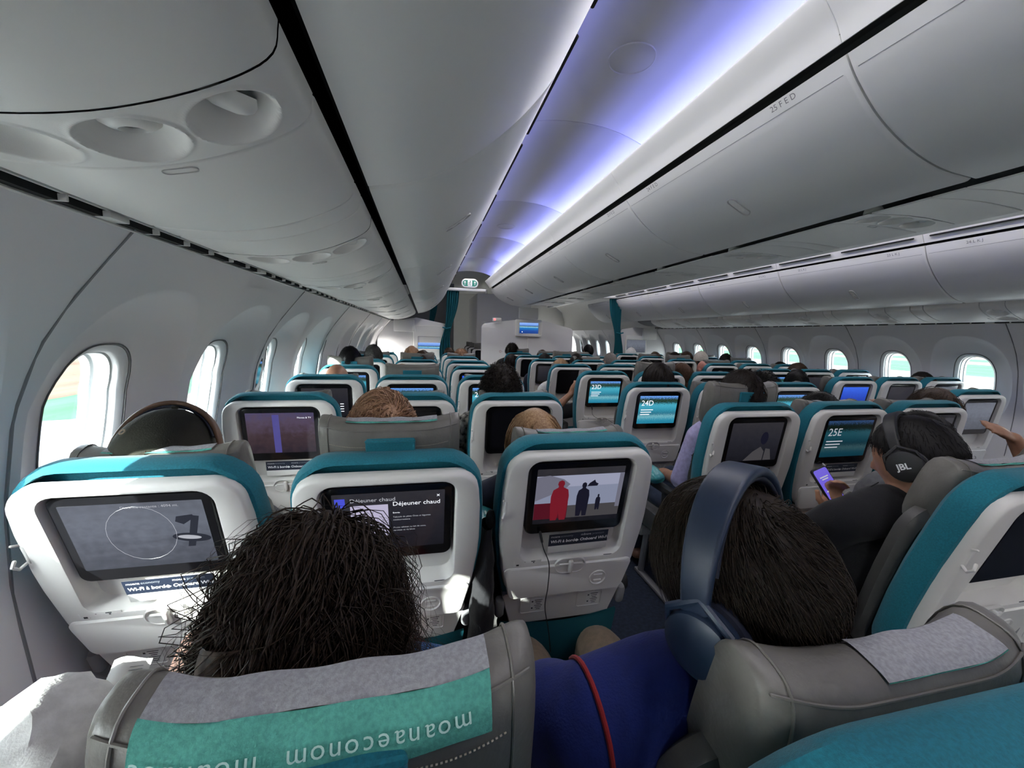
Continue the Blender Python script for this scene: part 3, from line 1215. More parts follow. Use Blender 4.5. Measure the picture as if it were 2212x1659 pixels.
WHERE = {'A': 'left window column', 'B': 'left block, middle column', 'C': 'left aisle column', 'D': 'middle block, left column', 'E': 'middle block, centre column',
         'F': 'middle block, right column', 'H': 'right block, aisle column', 'J': 'right block, middle column', 'K': 'right window column'}
DISPW = {'off': 'black screen', 'lagoon': 'lagoon picture on screen', 'lagoon_dim': 'dim lagoon screen', 'blue': 'blue screen', 'haze': 'hazy grey screen', 'movie_menu': 'film menu screen', 'dark': 'dark menu screen', 'sea': 'blue sea on screen'}
CUST = {  # (col, row): display, recline, headrest raise, lettering
    ('A', 0): ('haze', 8, 0.0), ('B', 0): ('dark', 9, .075), ('C', 0): ('dark', 4, 0.0),
    ('A', 1): ('movie_menu', 0, 0.0), ('B', 1): ('off', 1, 0), ('C', 1): ('off', 2, 0),
    ('A', 2): ('dark', 0, 0), ('B', 2): ('lagoon', 0, .07), ('C', 2): ('lagoon', 0, 0), ('A', 3): ('lagoon', 0, .07), ('C', 3): ('blue', 0, 0), ('B', 4): ('off', 0, .07),
    ('B', -1): ('off', 13, -.012), ('C', -1): ('off', 12, -.012), ('D', 0): ('off', 7, 0.0),
    ('D', 1): ('dark', 0, .09), ('D', 2): ('lagoon', 0, .0), ('D', 3): ('lagoon', 0, 0), ('E', 1): ('lagoon_dim', 0, 0), ('F', 1): ('dark', 0, 0),
    ('E', 2): ('off', 0, 0), ('F', 2): ('lagoon', 0, 0), ('E', 3): ('movie_menu', 0, .08), ('D', 5): ('dark', 0, 0), ('D', 7): ('off', 0, .07), ('E', 6): ('off', 0, .07),
    ('H', 1): ('haze', 0, 0), ('H', 2): ('blue', 0, 0), ('J', 2): ('dark', 0, 0), ('K', 2): ('haze', 0, 0), ('K', 3): ('haze', 0, 0), ('H', 3): ('lagoon', 0, 0), ('J', 3): ('dark', 0, 0), ('K', 4): ('haze', 0, 0),
    ('H', 5): ('off', 0, .06),
}
rows_of = {'A': range(0, 7), 'B': range(-1, 7), 'C': range(-1, 7), 'D': range(0, 8), 'E': range(0, 8), 'F': range(0, 8), 'H': range(1, 8), 'J': range(2, 8), 'K': range(2, 8)}
for col, rs in rows_of.items():
    for n in rs:
        dp, rec, ra = CUST.get((col, n), ('off', rnd.choice((0, 0, 1, 2)), rnd.choice((0, 0, 0, .04))))
        left = rs[-1] - n + 1
        if n == -1:
            lab = 'nearest seat, grey headrest at the bottom of the picture, %s' % WHERE[col]
        else:
            lab = 'white and teal seat, %s, %s from the front, %s' % (WHERE[col], ordinals[left - 1], DISPW[dp])
        seat(col, n, dp, rec, ra, {('D', 0): .03, ('A', 0): -.015, ('C', -1): .04, ('B', -1): .012}.get((col, n), 0), lab, detail=(n <= 0))

# dark wing of a second class: three more seats seen past the partition
for i in range(3):
    o = empty('airline_seat', (1.13 + .14 * i * 0, 8.1 + .8 * i, 0), 'grey-topped seat beyond the white partition, %s row past the curtain' % ordinals[i], 'seat', 'seats of the next cabin')
    for nm, m in BACK_PARTS:
        if nm in ('teal_cover', 'back_shell', 'screen', 'headrest', 'back_cushion', 'tray_table'):
            q = obj(nm, SM[nm], m if nm != 'teal_cover' else LEATHD, o, (0, -.11 if nm == 'headrest' else 0, PIV + (.66 if nm == 'headrest' else 0)), (R(9), 0, 0))
            if nm == 'screen':
                obj('display', SM['display'], DISP['off'], q)
    obj('seat_cushion', SM['seat_cushion'], LEATHD, o)
    obj('leg_frame', SM['leg_frame'], GREYP, o)

# ---- what the screens show
S = SEATS
GRED = glow('screen_red', (.10, .005, .011), 1.0)
GREDD = glow('screen_dark_red', (.045, .003, .008), 1.0)
GSKY = glow('screen_pale_sky', (.19, .20, .27), 1.0)
GSEA = glow('screen_sea', (.135, .15, .21), 1.0)
GQUAY = glow('screen_quay', (.035, .033, .036), 1.0)
GINK = glow('screen_ink', (.004, .004, .010), 1.0)
GSHIP = glow('screen_haze', (.09, .09, .12), 1.0)
GBLUE = glow('screen_blue', (.04, .05, .40), 1.0)
GMAUVE = glow('screen_mauve', (.30, .28, .38), 1.0)
p = S[('C', 0)]
screen_shape(p, box2(-.125, .125, .475, .600), GSEA)
screen_shape(p, box2(-.125, .125, .568, .600), GSKY, y=-.0614)
screen_shape(p, box2(-.125, .125, .475, .512), GQUAY, y=-.0614)
screen_shape(p, [(-.125, .53), (-.125, .598), (-.09, .602), (-.05, .590), (-.03, .575), (-.045, .560)], GSHIP, y=-.0616)
screen_shape(p, [(.020, .566), (.026, .575), (.040, .584), (.044, .576), (.052, .572), (.049, .566)], GINK, y=-.0616)
screen_shape(p, [(.112, .50), (.112, .60), (.125, .60), (.125, .50)], GSHIP, y=-.0616)


def figure(parts, x, z, h, w, material, y=-.0618):
    pts = [(-.42, 0), (-.50, .35), (-.52, .62), (-.42, .78), (-.16, .84), (-.14, .87), (-.20, .92), (-.16, .99), (0, 1.02), (.15, .99), (.19, .92), (.13, .87), (.15, .84), (.42, .78), (.50, .62), (.48, .35), (.44, 0), (.10, 0), (.02, .18), (-.08, 0)]
    screen_shape(parts, [(x + a * w, z + b * h) for a, b in pts], material, y=y)


figure(p, -.055, .470, .115, .050, GRED)
screen_shape(p, box2(-.125, -.030, .475, .522), GREDD, y=-.0615)
figure(p, .012, .478, .098, .036, GINK)
figure(p, .058, .494, .046, .014, GINK)
p = S[('B', 0)]
screen_text(p, 'Déjeuner chaud', .005, .583, .017)
screen_text(p, 'Déjeuner chaud', -.088, .597, .0155, GWD, shear=0)
screen_text(p, 'Entrée', .005, .562, .006)
screen_text(p, 'Taboulé de pâtes Orzo et légumes', .005, .550, .0062, GWD)
screen_text(p, 'méditerranéens', .005, .542, .0062, GWD)
screen_text(p, 'Poulet tahitien au lait de coco,', .005, .520, .0062, GWD)
screen_text(p, 'carottes et riz blanc', .005, .512, .0062, GWD)
screen_text(p, '×', .105, .600, .016)
screen_shape(p, box2(-.120, -.098, .585, .608), GBLUE, 'screen_icon')
screen_shape(p, box2(-.088, -.005, .500, .588), GMAUVE)
p = S[('A', 0)]
screen_text(p, 'Distance restante : 4094 mi.', -.022, .607, .009, GWD)
GPL = glow('screen_plane', (.012, .014, .022), 1.0)
el = lambda cx, cz, a, b, rot: [(cx + a * math.cos(t) * math.cos(rot) - b * math.sin(t) * math.sin(rot), cz + a * math.cos(t) * math.sin(rot) + b * math.sin(t) * math.cos(rot)) for t in np.linspace(0, 2 * math.pi, 25)[:-1]]
screen_shape(p, [(.076, .505), (.090, .505), (.112, .580), (.098, .583)], GPL, 'aircraft_symbol')
screen_shape(p, [(.066, .570), (.070, .582), (.100, .585), (.104, .578), (.092, .570), (.080, .562)], GPL, 'aircraft_symbol')
screen_shape(p, el(.088, .528, .036, .011, R(-8)), GPL, 'aircraft_symbol')
screen_shape(p, el(.084, .529, .022, .005, R(-8)), GWD, 'aircraft_symbol', y=-.0614)
ring = el(-.0, .545, .062, .066, 0)
g = Geo()
g.tube([(SX(x), -.0614, SZ(z)) for x, z in ring + ring[:1]], .0005, 4)
obj('map_ring', g.mesh('map_ring'), GWD, p['screen'])
p = S[('A', 1)]
screen_text(p, 'Movies & TV', .062, .597, .010)
screen_shape(p, box2(-.030, -.005, .462, .612), glow('screen_violet', (.045, .04, .16), 1.0), 'screen_band')
p = S[('A', 2)]
screen_text(p, 'LAX • PPT', -.045, .592, .018)
for i in range(4):
    screen_shape(p, box2(.08, .10, .53 - i * .014, .534 - i * .014), GW, 'screen_line')
for (c_, n_), tx in {('D', 2): '24D', ('D', 3): '23D', ('B', 2): '23B', ('C', 2): '23C'}.items():
    p = S[(c_, n_)]
    screen_text(p, tx, -.112, .565, .046)
    for i in range(3):
        screen_shape(p, box2(-.110, -.03 - .01 * i, .538 - i * .013, .5425 - i * .013), GW, 'screen_line')
p = S[('E', 1)]
screen_text(p, '25E', -.112, .555, .050, GWD)
for i in range(3):
    screen_shape(p, box2(-.110, -.02 - .01 * i, .528 - i * .013, .5325 - i * .013), GWD, 'screen_line')
p = S[('D', 1)]
screen_shape(p, [(-.04, .463), (.0, .500), (.035, .520), (.055, .500), (.055, .463)], glow('screen_coat', (.035, .033, .036), 1.0))
screen_shape(p, [(.060, .463), (.062, .512), (.085, .508), (.10, .463)], glow('screen_coat', (.035, .033, .036), 1.0))
screen_shape(p, el(.045, .555, .018, .026, 0), GINK)


# ---- leaflets in the pockets below the screens
def leaflet(col, n, tilt, second, label):
    pt = S[(col, n)]
    th = pt['th']
    root = pt['root'].location
    m = Matrix.Translation(root) @ Matrix.Translation((0, 0, PIV)) @ Matrix.Rotation(th, 4, 'X') @ Matrix.Translation((.02, -.062, .340)) @ Matrix.Rotation(R(tilt), 4, 'Y')
    o = empty('wifi_leaflet', (0, 0, 0), label, 'leaflet', 'folded leaflets under the screens')
    o.matrix_world = m
    g = Geo()
    g.box((0, 0, .020), (.188, .0012, .066), .0004)
    obj('card', g.mesh('card'), PAPERW, o)
    g = Geo()
    g.box((0, -.0009, .034), (.188, .0008, .042))
    obj('band', g.mesh('band', smooth=False), NAVY, o)
    for body, x, z, sz, mt, sh in (('moana', -.088, .043, .0105, INKW, 0), ('economy', -.058, .043, .0105, INKG, 0), (second, .006, .043, .0105, INKW, 0), ('premium', .006 + .0061 * len(second), .043, .0105, INKG, 0),
                                   ('Wi-Fi à bord', -.088, .024, .0145, INKW, .1), ('Onboard Wi-Fi', .004, .024, .0145, INKW, .15)):
        obj('lettering', text_mesh(body, sz, 'LEFT', shear=sh, bold=.0004 if sz > .012 else 0), mt, o, (x, -.0016, z))
    g = Geo()
    g.add([(-.006, -.0016, .033), (-.013, -.0016, .027), (-.006, -.0016, .022), (.001, -.0016, .027)], [(0, 1, 2, 3)])
    obj('wifi_mark', g.mesh('wifi_mark', smooth=False), INKW, o)
    return o


leaflet('A', 0, -1, 'moana', 'navy and white folded leaflet below the sunlit window-seat screen')
leaflet('C', 0, -1, 'mānava', 'navy and white folded leaflet below the screen playing a film')
leaflet('A', 1, 0, 'moana', 'navy and white folded leaflet below the dim film menu screen')
leaflet('C', 1, 0, 'moana', 'navy leaflet below the black screen beside the blonde girl')
leaflet('D', 1, 0, 'moana', 'navy leaflet below the dark screen behind the raised grey headrest')
leaflet('E', 1, 0, 'moana', 'navy leaflet below the screen numbered 25E')
# ------------------------------------------------------------------ front of the cabin: partitions, monitors, curtains, sign
BULK = mat('bulkhead_laminate', (.80, .79, .78), .4, bump=(60, .05, .002))


def prism(pts, y0, y1, bev=.004):
    """Upright panel from an outline in X and height above the floor."""
    g = Geo()
    cx = sum(p[0] for p in pts) / len(pts)
    cz = sum(p[1] for p in pts) / len(pts)
    sh = lambda k: [(cx + (x - cx) * k, cz + (z - cz) * k) for x, z in pts]
    g.loft([[(x, y0, z) for x, z in sh(.992)], [(x, y0 + bev, z) for x, z in pts], [(x, y1, z) for x, z in pts]])
    return g


# left partition follows the side wall
pts = [(-.70, 0.0)] + [(wallx(z) + .005, EYE + z) for z in np.linspace(-1.15, .19, 12)] + [(-.50, EYE + .20), (-.16, EYE + .26), (.36, EYE + .16), (.40, EYE + .12), (.40, 0)]
tag(obj('wall_partition_left', prism(pts, 7.10, 7.16).mesh('partition'), BULK), 'white partition wall in front of the left window seats', kind='structure')
# middle partition with rounded top corners
arc = lambda cx, cz, r, a0, a1: [(cx + r * math.cos(R(a)), cz + r * math.sin(R(a))) for a in np.linspace(a0, a1, 6)]
pts = [(2.72, 0), (2.72, EYE + .02)] + arc(2.64, EYE + .08, .08, 0, 80) + [(2.2, EYE + .27), (1.85, EYE + .30), (1.5, EYE + .27)] + arc(1.06, EYE + .12, .08, 100, 180) + [(.98, 0)]
tag(obj('wall_partition_middle', prism(pts, 7.10, 7.16).mesh('partition'), BULK), 'white curved-top partition facing the middle seats', kind='structure')
# right partition
pts = [(2 * CX - x, z) for x, z in [(-.70, 0.0)] + [(wallx(z) + .005, EYE + z) for z in np.linspace(-1.15, .19, 12)] + [(-.50, EYE + .20), (-.16, EYE + .22), (.12, EYE + .17), (.16, EYE + .12), (.16, 0)]]
tag(obj('wall_partition_right', prism(pts, 7.10, 7.16).mesh('partition'), BULK), 'white partition wall in front of the right window seats', kind='structure')
g = Geo()
g.box((-.95, 9.9, EYE - .3), (.3, 5.6, 2.4), .01)
tag(obj('wall_forward_side', g.mesh('forward_side'), BULK), 'closed side wall past the left partition', kind='structure')
# lavatory block beyond the left aisle partition
g = Geo()
g.box((1.72, 9.6, EYE - .25), (1.25, 1.6, 2.3), .03)
tag(obj('wall_galley', g.mesh('galley'), BULK), 'white galley wall behind the middle partition', kind='structure')
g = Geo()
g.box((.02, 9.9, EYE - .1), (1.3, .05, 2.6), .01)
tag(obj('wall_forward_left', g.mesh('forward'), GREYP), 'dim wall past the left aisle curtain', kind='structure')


def monitor(name, x, z, w_, h, sw, sh, depth, label, stem=False, y=7.095, disp='sea'):
    o = empty(name, (x, y, EYE + z), label, 'monitor', 'bulkhead monitors')
    g = Geo()
    fr = lambda a, b, r, yy: [(px, yy, pz) for px, pz in rrect(a, b, r, 5, 3)]
    g.loft([fr(w_, h, .03, 0), fr(w_, h, .03, -depth + .01), fr(w_ - .02, h - .02, .025, -depth), fr(sw + .02, sh + .02, .006, -depth), fr(sw, sh, .004, -depth + .012)], True, True)
    obj('housing', g.mesh('housing'), WHITE, o)
    g = Geo()
    g.box((0, -depth + .010, 0), (sw, .006, sh))
    d = obj('display', g.mesh('display', smooth=False), DISP[disp], o)
    g = Geo()
    g.lathe([(.0001, 0), (.010, 0)], 12, (-sw * .36, -depth + .0064, -sh * .36), Matrix.Rotation(R(90), 3, 'X'))
    obj('screen_emblem', g.mesh('screen_emblem'), GW, d)
    if stem:
        g = Geo()
        g.tube([(0, -.01, -h / 2), (0, -.01, -h / 2 - .45)], .008, 8)
        obj('stem', g.mesh('stem'), WHITE, o)
    return o


monitor('wall_monitor', .055, -.27, .54, .60, .375, .20, .05, 'white framed monitor with blue sea picture on the left partition')
bpy.data.objects['wall_monitor'].children[1].location.z = .10
monitor('hanging_monitor', 1.84, .134, .50, .31, .35, .19, .07, 'white boxed monitor with blue sea picture above the middle partition', stem=True)
monitor('wall_monitor', 4.03, -.15, .46, .42, .40, .24, .04, 'framed monitor with pale picture on the right partition', disp='haze')
# drop panels at the end of each service-unit run
for x, z, wd, h, where in ((-.36, .115, .34, .20, 'left'), (1.82, .40, .36, .20, 'middle'), (4.28, .09, .30, .22, 'right')):
    g = Geo()
    g.box((x, 7.02 if where != 'left' else 6.95, EYE + z), (wd, .04, h), .012)
    tag(obj('drop_panel', g.mesh('drop_panel'), WHITE), 'white drop-down panel hanging under the %s overhead strip' % where, 'panel', 'drop panels')

# small pictogram rows on the partitions
for x, z in ((-.40, -.335), (1.42, -.30), (2.34, -.31)):
    o = empty('notice', (x, 7.094, EYE + z), 'small no smoking notice on the %s partition' % ('left' if x < 0 else 'middle, ' + ('left side' if x < 2 else 'right side')), 'notice', 'partition notices')
    g = Geo()
    g.lathe([(.016, 0), (.020, 0)], 20, (-.09, 0, 0), Matrix.Rotation(R(90), 3, 'X'))
    obj('red_ring', g.mesh('red_ring'), mat('sign_red', (.35, .02, .02), .5), o)
    for body, dx, sz in (('✈', -.055, .03), ('2', .0, .03), ('Attachez vos ceintures', .04, .014)):
        obj('lettering', text_mesh(body if body != '✈' else '~', sz, 'LEFT'), PRINTD, o, (dx, 0, -.01))


# curtains: gathered cloth, pulled together at the tie
def curtain(x, wd, label, s, y=6.98):
    o = empty('aisle_curtain', (x, y, EYE - 1.3), label, 'curtain', 'aisle curtains')
    g = Geo()
    zt, zb = .735, -1.395

    def fn(u, v):
        z = zt + (zb - zt) * v
        tie = math.exp(-((z - .10) / .30) ** 2)
        k = 1 - .45 * tie
        lean = -.13 * s * math.exp(-((z + .25) / .55) ** 2)
        ph = u * math.pi * 11
        xx = (u - .5) * wd * k + lean + .006 * math.sin(ph * 2 + z * 4)
        yy = .034 * math.sin(ph + .9 * math.sin(z * 3)) * (.8 + .2 * math.sin(u * 9)) * (1 - .35 * tie)
        return (xx, yy, z + 1.3)
    g.grid(110, 36, fn)
    obj('cloth', g.mesh('cloth'), CURT, o)
    t = Geo()
    t.tube([(-wd * .30 - .11 * s, -.05, 1.40), (-.11 * s, -.062, 1.385), (wd * .30 - .11 * s, -.05, 1.40)], .012, 8, flat=((0, 1, 0), .4))
    obj('tie', t.mesh('tie'), TEAL, o)
    return o


curtain(.46, .21, 'teal pleated curtain tied back at the left aisle', 1)
curtain(3.49, .22, 'teal pleated curtain tied back at the right aisle', -1)
curtain(.17, .14, 'second teal curtain hanging farther down the left aisle', 1, 8.2)
for s, x0, x1, nm in ((1, .36, 1.03, 'left'), (-1, 2 * CX - .36, 2 * CX - 1.03, 'right')):
    g = Geo()
    g.box(((x0 + x1) / 2, 6.97, EYE + .755), (abs(x1 - x0), .10, .05), .018)
    o = empty('curtain_rail', ((x0 + x1) / 2, 6.97, EYE + .755), 'white header rail of the %s aisle curtain' % nm, 'rail', 'curtain rails')
    obj('header', g.mesh('header'), WHITE, o, -o.location)
    g = Geo()
    g.box((x1, 6.96, EYE + .735), (.03, .09, .07), .008)
    obj('bracket', g.mesh('bracket'), GREYP, o, -o.location)

# emergency exit sign under the ceiling
o = empty('exit_sign', E3(.735, 6.9, .862), 'oval green exit sign with arrows and running figure', 'sign')
g = Geo()
ovl = lambda w_, h, y: [(x, y, z) for x, z in rrect(w_, h, h / 2, 10, 3)]
g.loft([ovl(.285, .145, .03), ovl(.29, .15, 0), ovl(.28, .14, -.012)])
obj('housing', g.mesh('housing'), WHITE, o)
g = Geo()
g.loft([ovl(.245, .105, -.012), ovl(.245, .105, -.016)])
obj('face', g.mesh('face'), mat('exit_green', (.01, .10, .075), .4, emit=((.01, .12, .09), .5)), o)
g = Geo()
g.box((0, -.017, 0), (.075, .002, .095))
obj('door_field', g.mesh('door_field', smooth=False), INKW, o)
EG = mat('exit_figure', (.01, .10, .075), .5)
g = Geo()
g.lathe([(.0001, 0), (.010, 0)], 12, (.006, -.0185, .030), Matrix.Rotation(R(90), 3, 'X'))
for a, b in (((.002, .018), (-.004, -.006)), ((.0, .012), (-.020, .008)), ((-.020, .008), (-.026, -.004)), ((.004, .014), (.020, .004)), ((-.004, -.006), (.012, -.018)), ((.012, -.018), (.006, -.038)), ((-.004, -.006), (-.012, -.024)), ((-.012, -.024), (-.028, -.026))):
    g.tube([(a[0], -.0185, a[1]), (b[0], -.0185, b[1])], .0042, 6, flat=((0, 1, 0), .2))
obj('running_figure', g.mesh('running_figure'), EG, o)
for x in (-.085, .085):
    g = Geo()
    g.box((x, -.017, -.008), (.008, .002, .045))
    g.add([(x - .020, -.018, .008), (x + .020, -.018, .008), (x, -.018, .036)], [(0, 1, 2)])
    obj('arrow', g.mesh('arrow', smooth=False), INKW, o)
# small red call light by the middle run
o = empty('call_light', E3(1.24, 7.0, .27), 'small lit red call light beside the middle overhead strip', 'light')
g = Geo()
g.box((0, 0, 0), (.16, .03, .06), .012)
obj('housing', g.mesh('housing'), WHITE, o)
g = Geo()
g.ball((-.045, -.017, 0), (.018, .006, .018))
obj('lamp', g.mesh('lamp'), mat('red_lamp', (.3, .02, .02), .4, emit=((1.0, .08, .08), 2.0)), o)

# ------------------------------------------------------------------ the airfield outside
gm = bpy.data.materials.new('airfield')
gm.use_nodes = True
t = gm.node_tree
b = t.nodes['Principled BSDF']
b.inputs['Roughness'].default_value = 1.0
b.inputs['Specular IOR Level'].default_value = 0.0
geo = t.nodes.new('ShaderNodeNewGeometry')
sp = t.nodes.new('ShaderNodeSeparateXYZ')
t.links.new(geo.outputs['Position'], sp.inputs[0])
ns = t.nodes.new('ShaderNodeTexNoise')
ns.inputs['Scale'].default_value = .035
ns.inputs['Detail'].default_value = 8
t.links.new(geo.outputs['Position'], ns.inputs['Vector'])
ma = t.nodes.new('ShaderNodeMath')
ma.operation = 'MULTIPLY_ADD'
ma.inputs[1].default_value = 5.0
t.links.new(ns.outputs['Fac'], ma.inputs[0])
t.links.new(sp.outputs['X'], ma.inputs[2])
mr = t.nodes.new('ShaderNodeMapRange')
mr.inputs['From Min'].default_value = -200
mr.inputs['From Max'].default_value = 400
t.links.new(ma.outputs[0], mr.inputs['Value'])
cr = t.nodes.new('ShaderNodeValToRGB')
cr.color_ramp.interpolation = 'CONSTANT'
TAN, TAN2, GRN, TAR, TAR2 = (.115, .078, .060), (.140, .105, .082), (.052, .108, .066), (.155, .138, .122), (.175, .158, .142)
BOUNCE = (.56, .54, .50)                           # unseen ground by the aircraft, made pale to bounce light up into the cabin
bands = [(-200, TAN2), (-120, TAN), (-60, TAN2), (-48, TAN), (-22, GRN), (-16.0, TAR), (-12.5, BOUNCE), (52, TAR), (78, TAR2), (97, GRN), (160, TAN2), (190, GRN), (230, TAN2), (300, TAN)]
els = cr.color_ramp.elements
while len(els) < len(bands):
    els.new(.5)
for e_, (x, c) in zip(els, bands):
    e_.position = (x + 200) / 600
    e_.color = (*c, 1)
t.links.new(mr.outputs[0], cr.inputs[0])
ns2 = t.nodes.new('ShaderNodeTexNoise')
ns2.inputs['Scale'].default_value = .5
ns2.inputs['Detail'].default_value = 10
mp = t.nodes.new('ShaderNodeMapping')
mp.inputs['Scale'].default_value = (1, .15, 1)
t.links.new(geo.outputs['Position'], mp.inputs[0])
t.links.new(mp.outputs[0], ns2.inputs['Vector'])
mx = t.nodes.new('ShaderNodeMix')
mx.data_type = 'RGBA'
mx.blend_type = 'MULTIPLY'
mx.inputs['Factor'].default_value = .55
t.links.new(cr.outputs[0], mx.inputs['A'])
r2 = t.nodes.new('ShaderNodeValToRGB')
r2.color_ramp.elements[0].position = .35
r2.color_ramp.elements[0].color = (.5, .5, .5, 1)
r2.color_ramp.elements[1].position = .6
r2.color_ramp.elements[1].color = (1, 1, 1, 1)
t.links.new(ns2.outputs['Fac'], r2.inputs[0])
t.links.new(r2.outputs[0], mx.inputs['B'])
t.links.new(mx.outputs['Result'], b.inputs['Base Color'])
g = Geo()
g.grid(4, 4, lambda u, v: (-1500 + 3000 * u, -1500 + 3000 * v, EYE - 5.0))
tag(obj('ground', g.mesh('ground'), gm), 'sunny airfield of tarmac, green strips and dry grass outside', kind='structure')

# left wing with engine cowl, seen down through the first window ahead
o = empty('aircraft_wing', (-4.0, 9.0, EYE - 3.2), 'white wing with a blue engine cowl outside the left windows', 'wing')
g = Geo()
secs = []
for x, yl, yt, z, th in ((-1.05, 3.2, 10.5, -1.78, .42), (-4.0, 2.9, 8.8, -1.66, .34), (-9.0, 1.8, 6.0, -1.45, .22), (-28.0, -8.0, -5.5, -.3, .08)):
    lp = []
    for k in range(20):
        a = 2 * math.pi * k / 20
        c, s_ = math.cos(a), math.sin(a)
        lp.append((x, (yl + yt) / 2 - c * (yt - yl) / 2, EYE + z + th * s_ * (.5 + .3 * c)))
    secs.append(lp)
g.loft(secs)
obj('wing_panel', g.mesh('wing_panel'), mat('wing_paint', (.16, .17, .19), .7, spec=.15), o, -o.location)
g = Geo()
g.lathe([(.95, -2.2), (1.15, -1.9), (1.25, -.8), (1.22, .6), (.98, 1.9)], 32, (-7.3, 9.4, EYE - 3.3), Matrix.Rotation(R(90), 3, 'X'), True, True)
obj('engine_cowl', g.mesh('engine_cowl'), mat('cowl_blue', (.02, .06, .16), .3), o, -o.location)

# a red and yellow service truck far out on the right
o = empty('service_truck', (330, 175, EYE - 5), 'tiny red and yellow truck far out on the airfield, right window', 'truck')
for x0, c, nm in ((-4.5, (.55, .08, .05), 'cab'), (2.5, (.65, .42, .05), 'cargo_box')):
    g = Geo()
    g.box((x0, 0, 2.2), (6.4, 4, 4.2), .3)
    obj(nm, g.mesh(nm), mat('truck_' + nm, c, .5), o)
for x0 in (-5, 3):
    for y0 in (-2, 2):
        g = Geo()
        g.lathe([(.0001, -.2), (.7, -.2), (.7, .2), (.0001, .2)], 16, (x0, y0, .7), Matrix.Rotation(R(90), 3, 'X'))
        obj('wheel', g.mesh('wheel'), BLACKM, o)
# ------------------------------------------------------------------ people
HC = Vector((0, -.12, 1.13))                  # head centre of a seated person; hips at the origin, facing +Y


def head_r(D):
    """Skull radius along unit directions D (N,3); face towards +Y."""
    D = np.asarray(D, float)
    x, y, z = D[:, 0], D[:, 1], D[:, 2]
    lo = np.clip(-z, 0, 1)
    a = .076 * (1 - .22 * lo)
    b = np.where(y > 0, .094, .100) * np.where(y > 0, 1 - .02 * lo, 1 - .30 * lo)
    c = np.where(z > 0, .118, .122)
    r = 1 / np.sqrt((x / a) ** 2 + (y / b) ** 2 + (z / c) ** 2)
    gs = lambda cx, cz, s, sx=1.0: np.exp(-((((x - cx) * sx) ** 2 + (z - cz) ** 2) / s ** 2)) * (y > 0)
    r = r + .020 * gs(0, -.16, .13, 1.6) + .010 * gs(0, -.02, .14, 2.0)          # nose
    r = r - .007 * gs(.33, .04, .16) - .007 * gs(-.33, .04, .16)                  # eye sockets
    r = r + .004 * gs(.32, .20, .16) + .004 * gs(-.32, .20, .16)                  # brows
    r = r + .004 * gs(.30, .03, .08) + .004 * gs(-.30, .03, .08)                  # eyes
    r = r + .006 * gs(0, -.47, .11, .7) - .003 * gs(0, -.55, .05, .6)              # lips
    r = r + .010 * gs(0, -.80, .20, .8)                                           # chin
    return r


def sphere_dirs(n):
    i = np.arange(n) + .5
    ph = np.arccos(1 - 2 * i / n)
    th = math.pi * (1 + 5 ** .5) * i
    return np.stack([np.cos(th) * np.sin(ph), np.sin(th) * np.sin(ph), np.cos(ph)], 1)


def add_head(g, rot=None, c=HC, sc=1.0):
    n, m = 40, 28
    loops = []
    for j in range(1, m):
        th = math.pi * j / m
        D = np.array([(math.sin(th) * math.cos(2 * math.pi * i / n), math.sin(th) * math.sin(2 * math.pi * i / n), -math.cos(th)) for i in range(n)])
        P = D * head_r(D)[:, None] * sc
        loops.append([tuple(Vector(c) + ((rot @ Vector(p)) if rot else Vector(p))) for p in P])
    g.loft(loops)
    for s in (-1, 1):
        q = Vector((s * .077, -.012, -.008)) * sc
        e = Matrix.Rotation(s * R(18), 3, 'Z')
        rr = (rot @ e) if rot else e
        g.ball(Vector(c) + ((rot @ q) if rot else q), (.010 * sc, .019 * sc, .031 * sc), 12, 8, rr)


def add_hand(g, w_, d, up, side=1, curl=.35, sc=1.0, point=False):
    """Palm, four fingers and a thumb from the wrist w_ along d; up = back of the hand."""
    w_, d, up = Vector(w_), Vector(d).normalized(), Vector(up)
    up = (up - d * up.dot(d)).normalized()
    lat = d.cross(up) * side
    palm = w_ + d * .085 * sc
    g.tube([w_ - d * .01, w_ + d * .03 * sc, w_ + d * .06 * sc, palm], [.026 * sc, .035 * sc, .040 * sc, .037 * sc], 12, flat=(tuple(up), .42))
    for i, (o, L, r) in enumerate(((-.029, .068, .0088), (-.010, .078, .0092), (.010, .072, .0088), (.028, .055, .0078))):
        cu = curl if not (point and i > 0) else 1.35
        p = w_ + d * .080 * sc + lat * o * sc
        pts = [p]
        dd = (d + lat * o * 2.2).normalized()
        for k, f in enumerate((.42, .32, .26)):
            a = cu * (k + .6)
            p = p + (dd * math.cos(a) - up * math.sin(a)) * L * f * sc
            pts.append(p)
        g.tube(pts, [r * sc, r * .97 * sc, r * .9 * sc, r * .78 * sc], 8)
    p = w_ + d * .028 * sc - lat * .030 * sc
    q = p + (d * .55 - lat * .75 - up * .25).normalized() * .036 * sc
    g.tube([p, q, q + (d * .85 - lat * .35 - up * .3).normalized() * .030 * sc], [.013 * sc, .011 * sc, .009 * sc], 8)


def remesh(g, voxel, name, smooth=2):
    me = bpy.data.meshes.new('tmp')
    me.from_pydata(g.v, [], g.f)
    o = bpy.data.objects.new('tmp', me)
    COL.objects.link(o)
    md = o.modifiers.new('r', 'REMESH')
    md.mode = 'VOXEL'
    md.voxel_size = voxel
    md.use_smooth_shade = True
    if smooth:
        ms = o.modifiers.new('s', 'SMOOTH')
        ms.factor = .5
        ms.iterations = smooth
    out = bpy.data.meshes.new_from_object(o.evaluated_get(bpy.context.evaluated_depsgraph_get()))
    out.name = name
    bpy.data.objects.remove(o)
    out.materials.clear()
    return out


